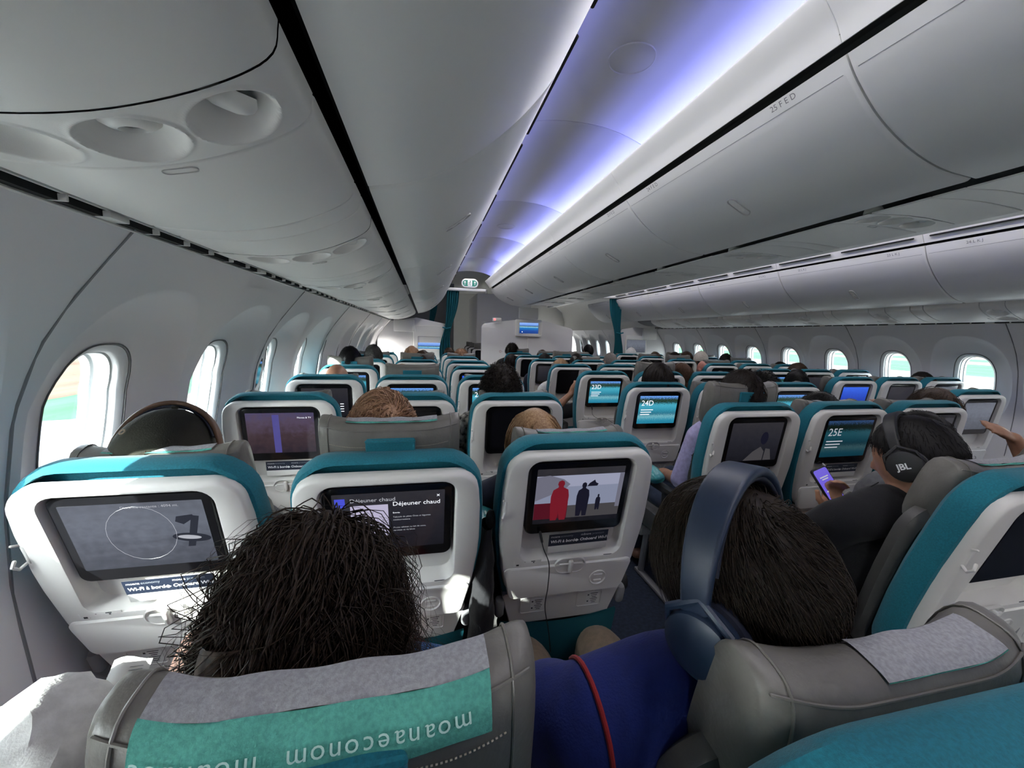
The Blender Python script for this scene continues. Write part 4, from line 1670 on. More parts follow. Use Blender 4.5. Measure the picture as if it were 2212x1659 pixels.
LAP = {s: (Vector((s * .185, -.095, .945)), Vector((s * .212, -.02, .70)), Vector((s * .12, .20, .645)), Vector((-s * .5, 1, -.1)), Vector((0, .1, 1)), .5, False) for s in (-1, 1)}


def person_meshes(key, arms=None, head_rot=None, voxel=.0085, sleeve=.55, head_sc=1.0, wide=1.0, lean=(0, 0)):
    """Skin, shirt and trousers of one seated figure. sleeve = share of the arm that is covered."""
    A = dict(LAP)
    if arms:
        A.update(arms)
    skin, shirt, trou = Geo(), Geo(), Geo()
    hc = HC + Vector((lean[0], lean[1], 0))
    add_head(skin, head_rot, hc, head_sc)
    nb = Vector((lean[0] * .5, -.125 + lean[1] * .5, .985))
    skin.tube([Vector((0, -.11, .90)), nb, hc + Vector((0, -.015, -.05))], [.068, .056, .054], 14)
    spine = [(0, -.005, .52), (0, -.015, .62), (0, -.04, .76), (0, -.075, .88), (0, -.10, .96)]
    rad = [.150, .142, .148, .150, .085]
    skin.tube(spine, rad, 20, flat=((0, 1, 0), .72))
    shirt.tube(spine, [r + .013 for r in rad], 24, flat=((0, 1, 0), .76))
    sh = [(-.165 * wide, -.10, .955), (-.08, -.11, .985), (0, -.112, .985), (.08, -.11, .985), (.165 * wide, -.10, .955)]
    skin.tube(sh, [.055, .058, .058, .058, .055], 12)
    shirt.tube(sh, [.066, .068, .066, .068, .066], 14)
    for s in (-1, 1):
        S0, El, Wr, hd, hu, cu, pt = A[s]
        S0 = Vector((S0.x * wide, S0.y, S0.z))
        skin.tube([S0, S0.lerp(El, .5), El], [.050, .045, .038], 12)
        skin.tube([El, El.lerp(Wr, .35), Wr], [.039, .038, .026], 12)
        add_hand(skin, Wr, hd, hu, s, cu, 1.0, pt)
        if sleeve <= .5:
            k = sleeve * 2
            shirt.tube([S0, S0.lerp(El, k * .6), S0.lerp(El, k)], [.064, .062, .060], 14)
        else:
            k = (sleeve - .5) * 2
            shirt.tube([S0, S0.lerp(El, .5), El, El.lerp(Wr, max(k, .05))], [.064, .058, .052, .046], 14)
        hip, kn, an = Vector((s * .085, .02, .50)), Vector((s * .11, .44, .53)), Vector((s * .11, .46, .11))
        for gg, e in ((skin, 0), (trou, .012)):
            gg.tube([hip, hip.lerp(kn, .5), kn], [.088 + e, .078 + e, .062 + e], 14)
            gg.tube([kn, kn.lerp(an, .35), an], [.060 + e, .056 + e, .038 + e], 12)
        skin.tube([an + Vector((0, -.03, -.06)), an + Vector((0, .16, -.075))], [.038, .030], 10)
    trou.tube([(-.07, .0, .50), (.07, .0, .50)], [.125, .125], 14)
    return (remesh(skin, voxel, key + '_body'), remesh(shirt, .013, key + '_shirt', 3), remesh(trou, .015, key + '_trousers', 3))


# ---- hair
def fast_tubes(P, rad, name, sides=3):
    """P (S,K,3) strands -> one mesh of thin tubes; rad (K,) or (S,K)."""
    S_, K, _ = P.shape
    T = np.gradient(P, axis=1)
    T /= np.linalg.norm(T, axis=2, keepdims=True) + 1e-9
    a = np.array([.31, .53, .79])
    N = np.cross(T, a)
    N /= np.linalg.norm(N, axis=2, keepdims=True) + 1e-9
    B = np.cross(T, N)
    rad = np.broadcast_to(rad, (S_, K))[..., None]
    V = np.stack([P + rad * (N * math.cos(2 * math.pi * i / sides) + B * math.sin(2 * math.pi * i / sides)) for i in range(sides)], 2)   # S,K,sides,3
    V = V.reshape(-1, 3)
    s_, k_, i_ = np.meshgrid(np.arange(S_), np.arange(K - 1), np.arange(sides), indexing='ij')
    base = (s_ * K + k_) * sides
    j_ = (i_ + 1) % sides
    F = np.stack([base + i_, base + j_, base + sides + j_, base + sides + i_], -1).reshape(-1, 4)
    return V, F


def mesh_np(V, F, name, smooth=True):
    me = bpy.data.meshes.new(name)
    me.vertices.add(len(V))
    me.vertices.foreach_set('co', V.astype(np.float32).ravel())
    me.loops.add(F.size)
    me.loops.foreach_set('vertex_index', F.astype(np.int32).ravel())
    me.polygons.add(len(F))
    me.polygons.foreach_set('loop_start', np.arange(0, F.size, 4, dtype=np.int32))
    me.update(calc_edges=True)
    if smooth:
        me.polygons.foreach_set('use_smooth', np.ones(len(F), bool))
    return me


def scalp(D, low=-.52, front=.52, side=.02):
    """Which directions carry hair."""
    x, y, z = D[:, 0], D[:, 1], D[:, 2]
    line = np.where(y > .35, front * np.clip((y - .35) / .45, 0, 1) + side + .12, np.where(y > -.30, side, low + (side - low) * np.clip((y + .75) / .45, 0, 1)))
    return z > line


def strands(seed, n, length, K, vol=.012, whorl=(.12, -.55, .83), swirl=.5, grav=.6, curl=0.0, freq=3.0, jit=.25, low=-.52, front=.52, side=.02, hang=-.06, spread=0.0, part=False, fall=-1e9, hl=0.0, clumps=0, pull=.6, ramp=3.0):
    rg = np.random.default_rng(seed)
    D = sphere_dirs(int(n * 2.2))
    D = D + rg.normal(0, .02, D.shape)
    D /= np.linalg.norm(D, axis=1, keepdims=True)
    D = D[scalp(D, low, front, side)]
    n = len(D)
    W = np.array(whorl, float)
    W /= np.linalg.norm(W)
    P = D * head_r(D)[:, None]
    L = length * rg.uniform(.7, 1.1, n)
    off = rg.uniform(.15, 1.0, n) * vol
    jv = rg.normal(0, jit, (n, 3))
    out = [P.copy()]
    free = np.zeros(n, bool)
    for k in range(1, K):
        u = P / np.linalg.norm(P, axis=1, keepdims=True)
        if part:
            away = np.stack([np.sign(u[:, 0] - .02) * 1.0, -.25 * np.ones(n), -.2 * np.ones(n)], 1)
        else:
            away = u * (u @ W)[:, None] - W
            away = away / (np.linalg.norm(away, axis=1, keepdims=True) + .05)
        t = away - u * np.sum(away * u, 1, keepdims=True)
        t = t / (np.linalg.norm(t, axis=1, keepdims=True) + .05)
        t = t + np.cross(u, t) * swirl
        gv = np.array([0, 0, -1.0]) - u * (-u[:, 2:3])
        v = t * (1 - grav) + gv * grav + jv * (1 if k < K * .6 else .6)
        hg = np.array([0, 0, -1.0]) + jv * .5 + np.stack([np.sign(P[:, 0]) * spread, -.35 * hl * np.ones(n), np.zeros(n)], 1)
        v = np.where(free[:, None], hg, v)
        v /= np.linalg.norm(v, axis=1, keepdims=True)
        P = P + v * (L / (K - 1))[:, None]
        u = P / np.linalg.norm(P, axis=1, keepdims=True)
        rr = head_r(u) + off * min(1, (k + 1) / ramp)
        cur = np.linalg.norm(P, axis=1)
        keep = (~free) | (cur < rr)
        P = np.where(keep[:, None], u * np.maximum(rr, np.where(free, cur, 0))[:, None], P)
        free = free | (P[:, 2] < hang)
        P[:, 2] = np.maximum(P[:, 2], fall)
        out.append(P.copy())
    P = np.stack(out, 1)
    kk = np.linspace(0, 1, K)
    if clumps:
        ci = rg.choice(n, clumps, replace=False)
        near = np.argmin(((D[:, None, :] - D[None, ci, :]) ** 2).sum(2), 1)
        Q = P[ci][near]
        w_ = (pull * np.clip(kk * 1.6, 0, 1))[None, :, None] * rg.uniform(.7, 1.0, (n, 1, 1))
        P = P * (1 - w_) + Q * w_
    if curl:
        if clumps:
            cph, cfr, cam_ = rg.uniform(0, 2 * math.pi, clumps), rg.uniform(.75, 1.3, clumps), rg.uniform(.5, 1.2, clumps)
            ph = (cph[near] + rg.normal(0, .30, n))[:, None] + kk * freq * 2 * math.pi * cfr[near][:, None]
            amp = curl * np.clip(kk * 2.2, 0, 1) * (cam_[near] * rg.uniform(.8, 1.2, n))[:, None]
        else:
            ph = rg.uniform(0, 2 * math.pi, (n, 1)) + kk * freq * 2 * math.pi * rg.uniform(.7, 1.3, (n, 1))
            amp = curl * np.clip(kk * 2.2, 0, 1) * rg.uniform(.4, 1.2, (n, 1))
        T = np.gradient(P, axis=1)
        T /= np.linalg.norm(T, axis=2, keepdims=True) + 1e-9
        N = np.cross(T, np.array([.2, .9, .1]))
        N /= np.linalg.norm(N, axis=2, keepdims=True) + 1e-9
        B = np.cross(T, N)
        P = P + amp[..., None] * (N * np.cos(ph)[..., None] + B * np.sin(ph)[..., None])
    return P


def hair_shell(thick, low=-.52, front=.52, side=.02, seed=0, lump=.004, lf=18.0):
    """Closed cap that carries the mass of the hair."""
    n, m = 44, 30
    g = Geo()
    grid = {}
    D = np.array([(math.sin(math.pi * j / m) * math.cos(2 * math.pi * i / n), math.sin(math.pi * j / m) * math.sin(2 * math.pi * i / n), math.cos(math.pi * j / m)) for j in range(m + 1) for i in range(n)])
    ok = scalp(D, low, front, side)
    r = head_r(D)
    vs = []
    for k, d in enumerate(D):
        nz = mnoise.noise(Vector(d * lf * .25 + np.array([seed, 0, 0]))) * lump
        vs.append(tuple(d * (r[k] + (thick + nz if ok[k] else -.006))))
    fs = [(j * n + i, j * n + (i + 1) % n, (j + 1) * n + (i + 1) % n, (j + 1) * n + i) for j in range(m) for i in range(n) if any(ok[q] for q in (j * n + i, j * n + (i + 1) % n, (j + 1) * n + (i + 1) % n, (j + 1) * n + i))]
    return np.array(vs), np.array(fs)


def join_np(parts, name):
    V, F, o = [], [], 0
    for v, f in parts:
        V.append(v)
        F.append(f + o)
        o += len(v)
    return mesh_np(np.concatenate(V), np.concatenate(F), name)


def taper(K, r, tip=.35):
    return r * np.linspace(1, tip, K)


def fall_volume(z0, z1, a, b, seed, lump=.012, back=-.015):
    """Lumpy hanging mass of long hair below the cap (open towards the face)."""
    n, m = 40, 16
    vs, fs = [], []
    for j in range(m + 1):
        v = j / m
        z = z0 + (z1 - z0) * v
        k = .78 + .22 * math.sin(min(v * 1.6 + .35, 1.57)) - .25 * max(0, v - .75)
        for i in range(n):
            th = R(160) + R(220) * i / (n - 1)
            x, y = a * k * math.cos(th), b * k * math.sin(th) + back
            q = 1 + lump / a * mnoise.noise(Vector((x * 16 + seed, y * 16, z * 9))) * 2
            vs.append((x * q, y * q, z))
    for j in range(m):
        for i in range(n - 1):
            fs.append((j * n + i, j * n + i + 1, (j + 1) * n + i + 1, (j + 1) * n + i))
    V = np.array(vs)
    inner = V * np.array([.82, .82, 1.0])
    F = np.array(fs)
    return [(V, F), (inner, F[:, ::-1])]


HAIR = {}
K = 7
HAIR['short'] = join_np([hair_shell(.010, seed=1), fast_tubes(strands(1, 1600, .045, K, .017, jit=.3), taper(K, .0011), 's')], 'short_hair')
HAIR['crop'] = join_np([hair_shell(.006, seed=2, lump=.002), fast_tubes(strands(2, 1400, .022, 5, .011, jit=.3), taper(5, .001), 's')], 'cropped_hair')
HAIR['curly'] = join_np([hair_shell(.018, seed=3, lump=.012, lf=34), fast_tubes(strands(3, 1500, .055, 10, .034, curl=.008, freq=2.2, jit=.5), taper(10, .0013), 's')], 'curly_hair')
HAIR['bob'] = join_np([hair_shell(.014, low=-.75, side=-.25, seed=4), fast_tubes(strands(4, 1000, .19, 11, .024, grav=.75, swirl=.1, low=-.75, side=-.25, hang=-.05, jit=.10), taper(11, .0014), 's')] + fall_volume(.0, -.15, .088, .098, 4), 'bob_hair')
HAIR['long'] = join_np([hair_shell(.012, low=-.75, side=-.25, seed=5), fast_tubes(strands(5, 800, .34, 14, .022, grav=.8, swirl=.05, low=-.75, side=-.25, hang=-.05, jit=.06), taper(14, .0014), 's')] + fall_volume(.0, -.26, .090, .100, 5), 'long_hair')
bun = Geo().ball((0, -.115, .05), (.036, .032, .034), 16, 10)
HAIR['bun'] = join_np([hair_shell(.009, seed=6), fast_tubes(strands(6, 1300, .06, 7, .014, whorl=(0, .9, .45), swirl=.0, grav=.3, jit=.12), taper(7, .0011), 's'), (np.array(bun.v), np.array([q for q in bun.f if len(q) == 4]))], 'hair_in_bun')


def hair_mat(name, col, rough=.45, second=None):
    return mat('hair_' + name, col, rough + .1, spec=.22, vary=(190, .5, second or tuple(c * .45 for c in col)))


HM = {'black': hair_mat('black', (.010, .009, .009)), 'dark': hair_mat('dark', (.020, .014, .011)), 'brown': hair_mat('brown', (.070, .040, .024)), 'chestnut': hair_mat('chestnut', (.11, .055, .030)),
      'blond': hair_mat('blond', (.42, .27, .15), .42, (.26, .145, .075)), 'sand': hair_mat('sand', (.50, .30, .185), .45, (.26, .14, .08)), 'grey': hair_mat('grey', (.34, .31, .28), .45, (.14, .12, .11)), 'salt': hair_mat('salt', (.10, .095, .09), .45, (.03, .028, .026))}
SKIN = {'light': mat('skin_light', (.60, .33, .23), .5, vary=(40, .15)), 'tan': mat('skin_tan', (.42, .21, .125), .5, vary=(40, .18)), 'brown': mat('skin_brown', (.22, .105, .06), .5, vary=(40, .18)), 'red': mat('skin_red', (.50, .20, .15), .5, vary=(40, .2))}


def cloth(name, col, second=None, scale=60):
    return mat('cloth_' + name, col, .9, bump=(350, .35, .002), vary=(scale, .2) if second is None else (scale, 1, second), sheen=.1)


CL = {'black': cloth('black', (.006, .006, .008)), 'navy': cloth('navy', (.010, .014, .035)), 'blue': cloth('blue', (.006, .022, .22)), 'white': cloth('white', (.66, .65, .63)), 'cream': cloth('cream', (.55, .50, .43)), 'lavender': cloth('lavender', (.42, .38, .62)),
      'red': cloth('red', (.30, .012, .016)), 'coral': cloth('coral', (.45, .10, .08)), 'grey': cloth('grey', (.16, .16, .17)), 'khaki': cloth('khaki', (.25, .185, .125)), 'denim': cloth('denim', (.03, .045, .09)), 'floral': cloth('floral', (.012, .012, .014), (.55, .52, .46), 42), 'teal': cloth('teal', (.02, .14, .15)), 'olive': cloth('olive', (.028, .026, .016))}

GEN = {'m': person_meshes('passenger'), 'w': person_meshes('passenger_slim', wide=.88, sleeve=.9)}


def person(X, Y, ztop, label, hair='short', hcol='dark', skin='light', shirt='grey', trou='denim', body='m', rz=0.0, rx=0.0, ry=0.0, meshes=None, hair_me=None, scale=1.0, cap=None):
    # empty at the hips; the head ends up with its top at ztop
    loc = Vector((X, Y + .12 * scale, ztop - 1.258 * scale))
    o = empty('person', loc, label, 'person', 'seated passengers', rot=(rx, ry, rz))
    o.scale = (scale,) * 3
    b_, s_, t_ = meshes or GEN[body]
    obj('body', b_, SKIN[skin], o)
    obj('shirt', s_, CL[shirt], o)
    obj('trousers', t_, CL[trou], o)
    if hair:
        obj('hair', hair_me or HAIR[hair], HM[hcol], o, HC)
    return o


# ---- rows of passengers: seen as heads above the seat backs
P_ = person
P_(-.56, 2.70, 1.195, 'bald tanned man in the left window column, sunlit scalp above the seat', None, skin='tan', shirt='white')
P_(-.61, 3.46, 1.275, 'passenger with messy black hair above a raised headrest, left window column', 'short', 'black', 'tan', 'grey')
P_(-.52, 4.21, 1.27, 'man with greying dark hair nearest the far left windows', 'short', 'salt', 'light', 'navy')
P_(-.17, 4.96, 1.235, 'passenger with straight light brown hair by the left partition', 'bob', 'sand', 'light', 'white', body='w')
P_(-.03, 4.21, 1.22, 'dark brown haired passenger near the left wall monitor', 'short', 'brown', 'light', 'white')
P_(-.20, 3.46, 1.13, 'low sandy-grey head behind the left middle column headrest', 'short', 'sand', 'light', 'grey')
P_(.33, 5.72, 1.20, 'brown-haired passenger next to the left aisle curtain', 'short', 'brown', 'light', 'grey')
P_(.43, 4.96, 1.20, 'passenger with curly blond hair in the left aisle column', 'curly', 'sand', 'light', 'white', body='w')
P_(.37, 1.94, 1.245, 'man with curly dark hair and black floral shirt, left aisle column', 'curly', 'dark', 'tan', 'floral')
P_(1.33, 6.10, 1.265, 'curly dark-haired passenger in front of the middle partition', 'curly', 'dark', 'tan', 'black')
P_(1.22, 5.34, 1.14, 'dark-haired passenger leaning out towards the left aisle', 'bob', 'dark', 'tan', 'black', body='w', ry=R(-3))
P_(1.83, 6.10, 1.18, 'brown-haired passenger in the middle row by the partition', 'short', 'brown', 'light', 'grey')
P_(1.41, 4.58, 1.20, 'passenger with short black hair, middle block near the left aisle', 'crop', 'black', 'brown', 'navy')
P_(1.35, 3.83, 1.172, 'blonde passenger behind the 23D seat', 'bob', 'blond', 'light', 'white', body='w')
P_(1.82, 4.58, 1.20, 'dark-haired passenger with a light hair clip, middle block centre', 'bun', 'dark', 'tan', 'black', body='w')
P_(2.62, 6.10, 1.29, 'man in a coral red shirt rising above the far middle row', 'crop', 'black', 'tan', 'coral')
P_(2.27, 4.58, 1.222, 'grey-haired balding man in the middle block', 'crop', 'grey', 'light', 'grey')
P_(3.60, 6.47, 1.235, 'passenger in a white cap beside the right aisle curtain', None, skin='tan', shirt='grey')
P_(3.61, 5.72, 1.20, 'passenger with brown hair in a bun, right aisle column', 'bun', 'brown', 'light', 'grey', body='w')
P_(1.86, 3.08, 1.222, 'dark-haired passenger in the centre of the middle block, third row', 'short', 'black', 'tan', 'grey')
P_(1.50, 2.32, 1.245, 'passenger with smooth dark hair in a cream knit sweater, seat 24D', 'bob', 'dark', 'tan', 'cream', body='w')
P_(3.97, 5.72, 1.20, 'dark-haired passenger by the far right windows', 'short', 'dark', 'light', 'grey')
P_(4.25, 5.80, 1.205, 'brown-haired passenger at the last right window before the partition', 'bob', 'brown', 'light', 'white', body='w')
P_(3.87, 4.965, 1.245, 'passenger in a cream cap, right block', None, skin='tan', shirt='grey')
P_(3.34, 4.21, 1.17, 'sunburnt bald man in the right aisle column', None, skin='red', shirt='grey')
P_(4.39, 4.965, 1.22, 'black-haired passenger turned towards the right windows', 'short', 'black', 'tan', 'navy', rz=R(-40))
P_(2.22, 3.08, 1.197, 'long chestnut-haired woman in the right column of the middle block', 'long', 'chestnut', 'light', 'grey', body='w')
P_(4.46, 4.21, 1.155, 'dark-haired passenger low in the right window column', 'bun', 'dark', 'tan', 'grey', body='w')
P_(3.89, 3.455, 1.19, 'round brown head in the middle column of the right block', 'short', 'brown', 'light', 'grey')
P_(3.22, 2.72, 1.175, 'black-haired man turning his face right, beside the right aisle', 'short', 'black', 'tan', 'black', rz=R(-55))
P_(2.33, 2.32, 1.187, 'curly black-haired passenger, right column of the middle block', 'curly', 'black', 'tan', 'grey')
P_(1.44, 1.56, 1.27, 'man with cropped dark hair and lavender shirt behind the raised headrest', 'short', 'dark', 'tan', 'lavender', rz=R(4))
P_(1.93, 1.57, 1.16, 'passenger with round black hair in front of screen 25E', 'short', 'black', 'tan', 'black', scale=1.03)
P_(2.54, 1.58, 1.185, 'woman with wavy brown hair leaning sideways, right column of the middle block', 'bob', 'brown', 'light', 'grey', body='w', ry=R(8), scale=1.05)
P_(4.50, 2.70, 1.17, 'dark-haired passenger with a bun at the nearest right window in view', 'bun', 'dark', 'light', 'grey', body='w', rz=R(-25))

# caps worn by three of them
def cap_mesh(brim=True):
    g = Geo()
    n, m = 36, 12
    loops = []
    for j in range(m + 1):
        th = math.pi * .54 * j / m
        lp = []
        for i in range(n):
            ph = 2 * math.pi * i / n
            d = np.array([[math.sin(th) * math.cos(ph), math.sin(th) * math.sin(ph), math.cos(th)]])
            r = head_r(d)[0] + .014
            lp.append(tuple(d[0] * r * np.array([1.03, 1.03, 1.02])))
        loops.append(lp)
    g.loft(loops[1:], True, False)
    lower = loops[-1]
    g.loft([lower, [(x * .95, y * .95, z) for x, y, z in lower]], False, False)
    g.ball((0, 0, .136), (.008, .008, .005), 10, 6)
    if brim:
        def fn(u, v):
            a = R(35) + R(110) * u
            k = 1 + .75 * v * math.sin(math.pi * u) ** .6
            return (.094 * math.cos(a) * (1 + .12 * v), .108 * math.sin(a) * k, -.012 - .02 * v - .012 * math.cos(a) ** 2)
        g.grid(18, 6, fn)
        g.grid(18, 6, lambda u, v: tuple(np.array(fn(u, v)) + np.array([0, 0, -.004])))
    return g.mesh('cap')


CAPM = cap_mesh()
for ob in list(COL.objects):
    lb = ob.get('label', '')
    if ob.name.startswith('person') and ' cap' in lb:
        obj('cap', CAPM, CL['cream'] if 'cream' in lb else CL['white'], ob, HC)
        obj('hair', HAIR['crop'], HM['brown'], ob, HC)
# ------------------------------------------------------------------ the passengers close to the camera, built one by one
def rot3(x=0, y=0, z=0):
    return Matrix.Rotation(R(z), 3, 'Z') @ Matrix.Rotation(R(y), 3, 'Y') @ Matrix.Rotation(R(x), 3, 'X')


def near_hair(o, me, hcol, rot, lean=(0, 0), name='hair', sc=1.0):
    h = obj(name, me, HM[hcol], o, HC + Vector((lean[0], lean[1], 0)))
    h.rotation_euler = rot.to_euler()
    h.scale = (sc,) * 3
    return h


CL['blue'] = cloth('royal', (.004, .016, .15))
CL['steel'] = cloth('steel', (.03, .10, .26))

# curly-haired woman in the nearest middle seat
HAIRM_CURL = hair_mat('curly_black', (.012, .0085, .007), .34, (.045, .028, .019))
HM['curlblack'] = HAIRM_CURL
rt = rot3(-8, 0, -6)
KC = 18
p1 = strands(21, 3000, .37, KC, .052, grav=.50, swirl=.0, low=-.75, side=-.3, front=.45, hang=-.03, jit=.09, curl=.017, freq=2.7, ramp=6, spread=.24, part=True, clumps=230, pull=.72)
p2 = strands(22, 900, .41, KC, .068, grav=.50, swirl=.1, low=-.75, side=-.3, front=.45, hang=-.02, jit=.18, curl=.024, freq=3.2, ramp=6, spread=.38, part=True, clumps=150, pull=.6)
p3 = strands(23, 260, .36, KC, .078, grav=.6, swirl=.2, low=-.7, side=-.3, hang=-.02, jit=.34, curl=.016, freq=2.6, ramp=8, spread=.6, part=True)
p4 = strands(24, 2200, .30, KC, .040, whorl=(.1, .75, .65), swirl=.15, grav=.45, low=-.75, side=-.3, front=.45, hang=-.04, jit=.12, curl=.013, freq=2.6, ramp=4, spread=.2, clumps=220, pull=.6)
fv = fall_volume(.03, -.25, .115, .105, 9, .025, -.02)
hm = join_np([hair_shell(.014, low=-.75, side=-.3, seed=9, lump=.010, lf=30)] + fv + [fast_tubes(p1, taper(KC, .0012, .5), 'a'), fast_tubes(p2, taper(KC, .0008, .5), 'b'), fast_tubes(p4, taper(KC, .0012, .5), 'd'), fast_tubes(p3, taper(KC, .0003, .6), 'c')], 'curly_long_hair')
arms = {-1: (Vector((-.185, -.095, .945)), Vector((-.30, .03, .76)), Vector((-.27, .12, .925)), Vector((.55, .45, .35)), Vector((-.1, -.3, 1)), .9, False)}
wm = person_meshes('curly_woman', arms, rt, .0075, sleeve=.62)
o = person(-.150, .54, 1.145, 'woman with long curly dark hair in the nearest seat, blue sleeve', None, skin='light', shirt='steel', trou='red', meshes=wm)
near_hair(o, hm, 'curlblack', rt)

# man with the navy headphones in the nearest aisle seat
rt = rot3(-20, -6, 26)
HM['nearblack'] = hair_mat('near_black', (.013, .010, .008), .42, (.030, .019, .012))
q1 = strands(31, 5200, .050, 8, .013, whorl=(.05, -.50, .86), swirl=.7, grav=.22, jit=.16, low=-.60)
hm = join_np([hair_shell(.0055, seed=11, lump=.003, low=-.60), fast_tubes(q1, taper(8, .00066, .4), 's')], 'short_dark_hair')
arms = {-1: (Vector((-.195, -.06, .93)), Vector((-.235, .10, .70)), Vector((-.13, .30, .62)), Vector((-.4, 1, -.2)), Vector((0, .2, 1)), .5, False)}
mm = person_meshes('jersey_man', arms, rt, .009, sleeve=.40, wide=1.06)
HSC = 1.08
man = person(.402, .405, 1.225, 'dark-haired man in blue jersey with navy headphones, nearest aisle seat', None, skin='light', shirt='blue', trou='khaki', meshes=mm, scale=HSC)
near_hair(man, hm, 'nearblack', rt)
from mathutils.bvhtree import BVHTree
bv = BVHTree.FromPolygons([v.co.copy() for v in mm[1].vertices], [tuple(q.vertices) for q in mm[1].polygons])
pts = []
for a in np.linspace(-35, 135, 26):
    d = Vector((-.10 - .05 * math.cos(R(a)), -math.sin(R(a)), math.cos(R(a)))).normalized()
    c0 = Vector((-.165, -.10, .90))
    hit = bv.ray_cast(c0 + d * .5, -d)
    if hit[0]:
        pts.append(hit[0] + d * .001)
g = Geo()
g.tube(pts, .0032, 8)
obj('red_piping', g.mesh('red_piping'), CL['red'], man)


def headphones(name, loc, rot, sc, band, pad, label, lift=.012, width=.034, tilt=0, cup_r=.040, mark=None, thick=.011):
    o = empty(name, loc, label, 'headphones')
    o.rotation_mode = 'QUATERNION'
    o.rotation_quaternion = (rot @ Matrix.Rotation(R(tilt), 3, 'X')).to_quaternion()
    o.scale = (sc,) * 3
    path = []
    for a in np.linspace(-6, 186, 33):
        path.append(((.086 + lift) * math.cos(R(a)), 0, (.116 + lift) * math.sin(R(a)) + .004))
    g = Geo()
    loops = []
    for i, pnt in enumerate(path):
        a = R(-6 + 192 * i / 32)
        n = Vector((math.cos(a), 0, math.sin(a)))
        wd = width * (.62 + .38 * math.sin(max(0, min(math.pi, a))))
        lp = []
        for x, y in rrect(wd, thick, thick * .45, 3, 1):
            lp.append(tuple(Vector(pnt) + Vector((0, 1, 0)) * x + n * y))
        loops.append(lp)
    g.loft(loops)
    obj('headband', g.mesh('headband'), band, o)
    g = Geo()
    loops = []
    for i, pnt in enumerate(path[5:-5]):
        a = R(-6 + 192 * (i + 5) / 32)
        n = Vector((math.cos(a), 0, math.sin(a)))
        loops.append([tuple(Vector(pnt) - n * (thick * .72) + Vector((0, 1, 0)) * x + n * y) for x, y in rrect(width * .8, thick * .6, thick * .28, 3, 1)])
    g.loft(loops)
    obj('band_padding', g.mesh('band_padding'), pad, o)
    for s in (-1, 1):
        rm = Matrix.Rotation(s * R(90), 3, 'Y')
        c = Vector((s * (.080 + lift * .5), -.006, -.016))
        g = Geo()
        g.lathe([(.0001, .030), (cup_r * .62, .030), (cup_r * .9, .024), (cup_r, .012), (cup_r, .004), (cup_r * .92, 0)], 28, c, rm)
        cup = obj('ear_cup', g.mesh('ear_cup'), band, o)
        g = Geo()
        g.lathe([(cup_r * .5, -.018), (cup_r * .8, -.020), (cup_r * 1.02, -.012), (cup_r * 1.02, -.002), (cup_r * .9, .002)], 28, c, rm, True)
        obj('ear_cushion', g.mesh('ear_cushion'), pad, cup)
        g = Geo()
        for dy in (-1, 1):
            g.tube([c + Vector((s * .012, dy * cup_r * .95, -.002)), c + Vector((s * .020, dy * cup_r * .8, cup_r * .75)), c + Vector((s * .014, 0, cup_r * 1.25))], .0045, 8)
        obj('yoke', g.mesh('yoke'), band, cup)
        if mark and s == -1:
            m = Matrix((Vector((0, -1, 0)), Vector((1, 0, 0)), Vector((0, 0, 1)))).transposed().to_4x4()
            m.translation = c + Vector((-.0306, 0, -.008))
            t_ = obj('lettering', text_mesh(mark, .022, 'CENTER', bold=.0006), INKW, cup)
            t_.matrix_local = m
    return o


def head_world(o, rot, lean=(0, 0)):
    m = o.matrix_world if False else (Matrix.Translation(o.location) @ o.rotation_euler.to_matrix().to_4x4() @ Matrix.Diagonal((*o.scale, 1)))
    return m @ (HC + Vector((lean[0], lean[1], 0)))


NAVYB = mat('headphone_navy', (.014, .026, .055), .42, bump=(900, .1, .0004))
NAVYP = mat('headphone_pad', (.008, .012, .03), .6)
headphones('headphones', head_world(man, rt), rt, 1.10, NAVYB, NAVYP, 'navy over-ear headphones worn by the man in the blue jersey', lift=.018, width=.044, tilt=16)

# man with black headphones and a phone across the aisle
rt = rot3(-22, 4, 14)
q1 = strands(41, 2600, .030, 6, .010, jit=.2)
hm = join_np([hair_shell(.008, seed=12, lump=.002), fast_tubes(q1, taper(6, .0008, .4), 's')], 'black_hair')
arms = {-1: (Vector((-.185, -.085, .945)), Vector((-.20, .10, .73)), Vector((.01, .09, .855)), Vector((.25, .35, .8)), Vector((.2, 1, -.3)), .75, False)}
am = person_meshes('aisle_man', arms, rt, .0088, sleeve=.40)
jb = person(1.44, .86, 1.198, 'man in black shirt with black headphones beside the right foreground seat', None, skin='tan', shirt='black', trou='black', meshes=am, scale=1.05)
near_hair(jb, hm, 'black', rt)
hp = headphones('headphones', head_world(jb, rt), rt, 1.07, BLACKM, mat('black_pad', (.008, .008, .009), .5), 'black over-ear headphones worn by the man in the black shirt', lift=.012, width=.034, tilt=-6, cup_r=.043, mark='JBL')
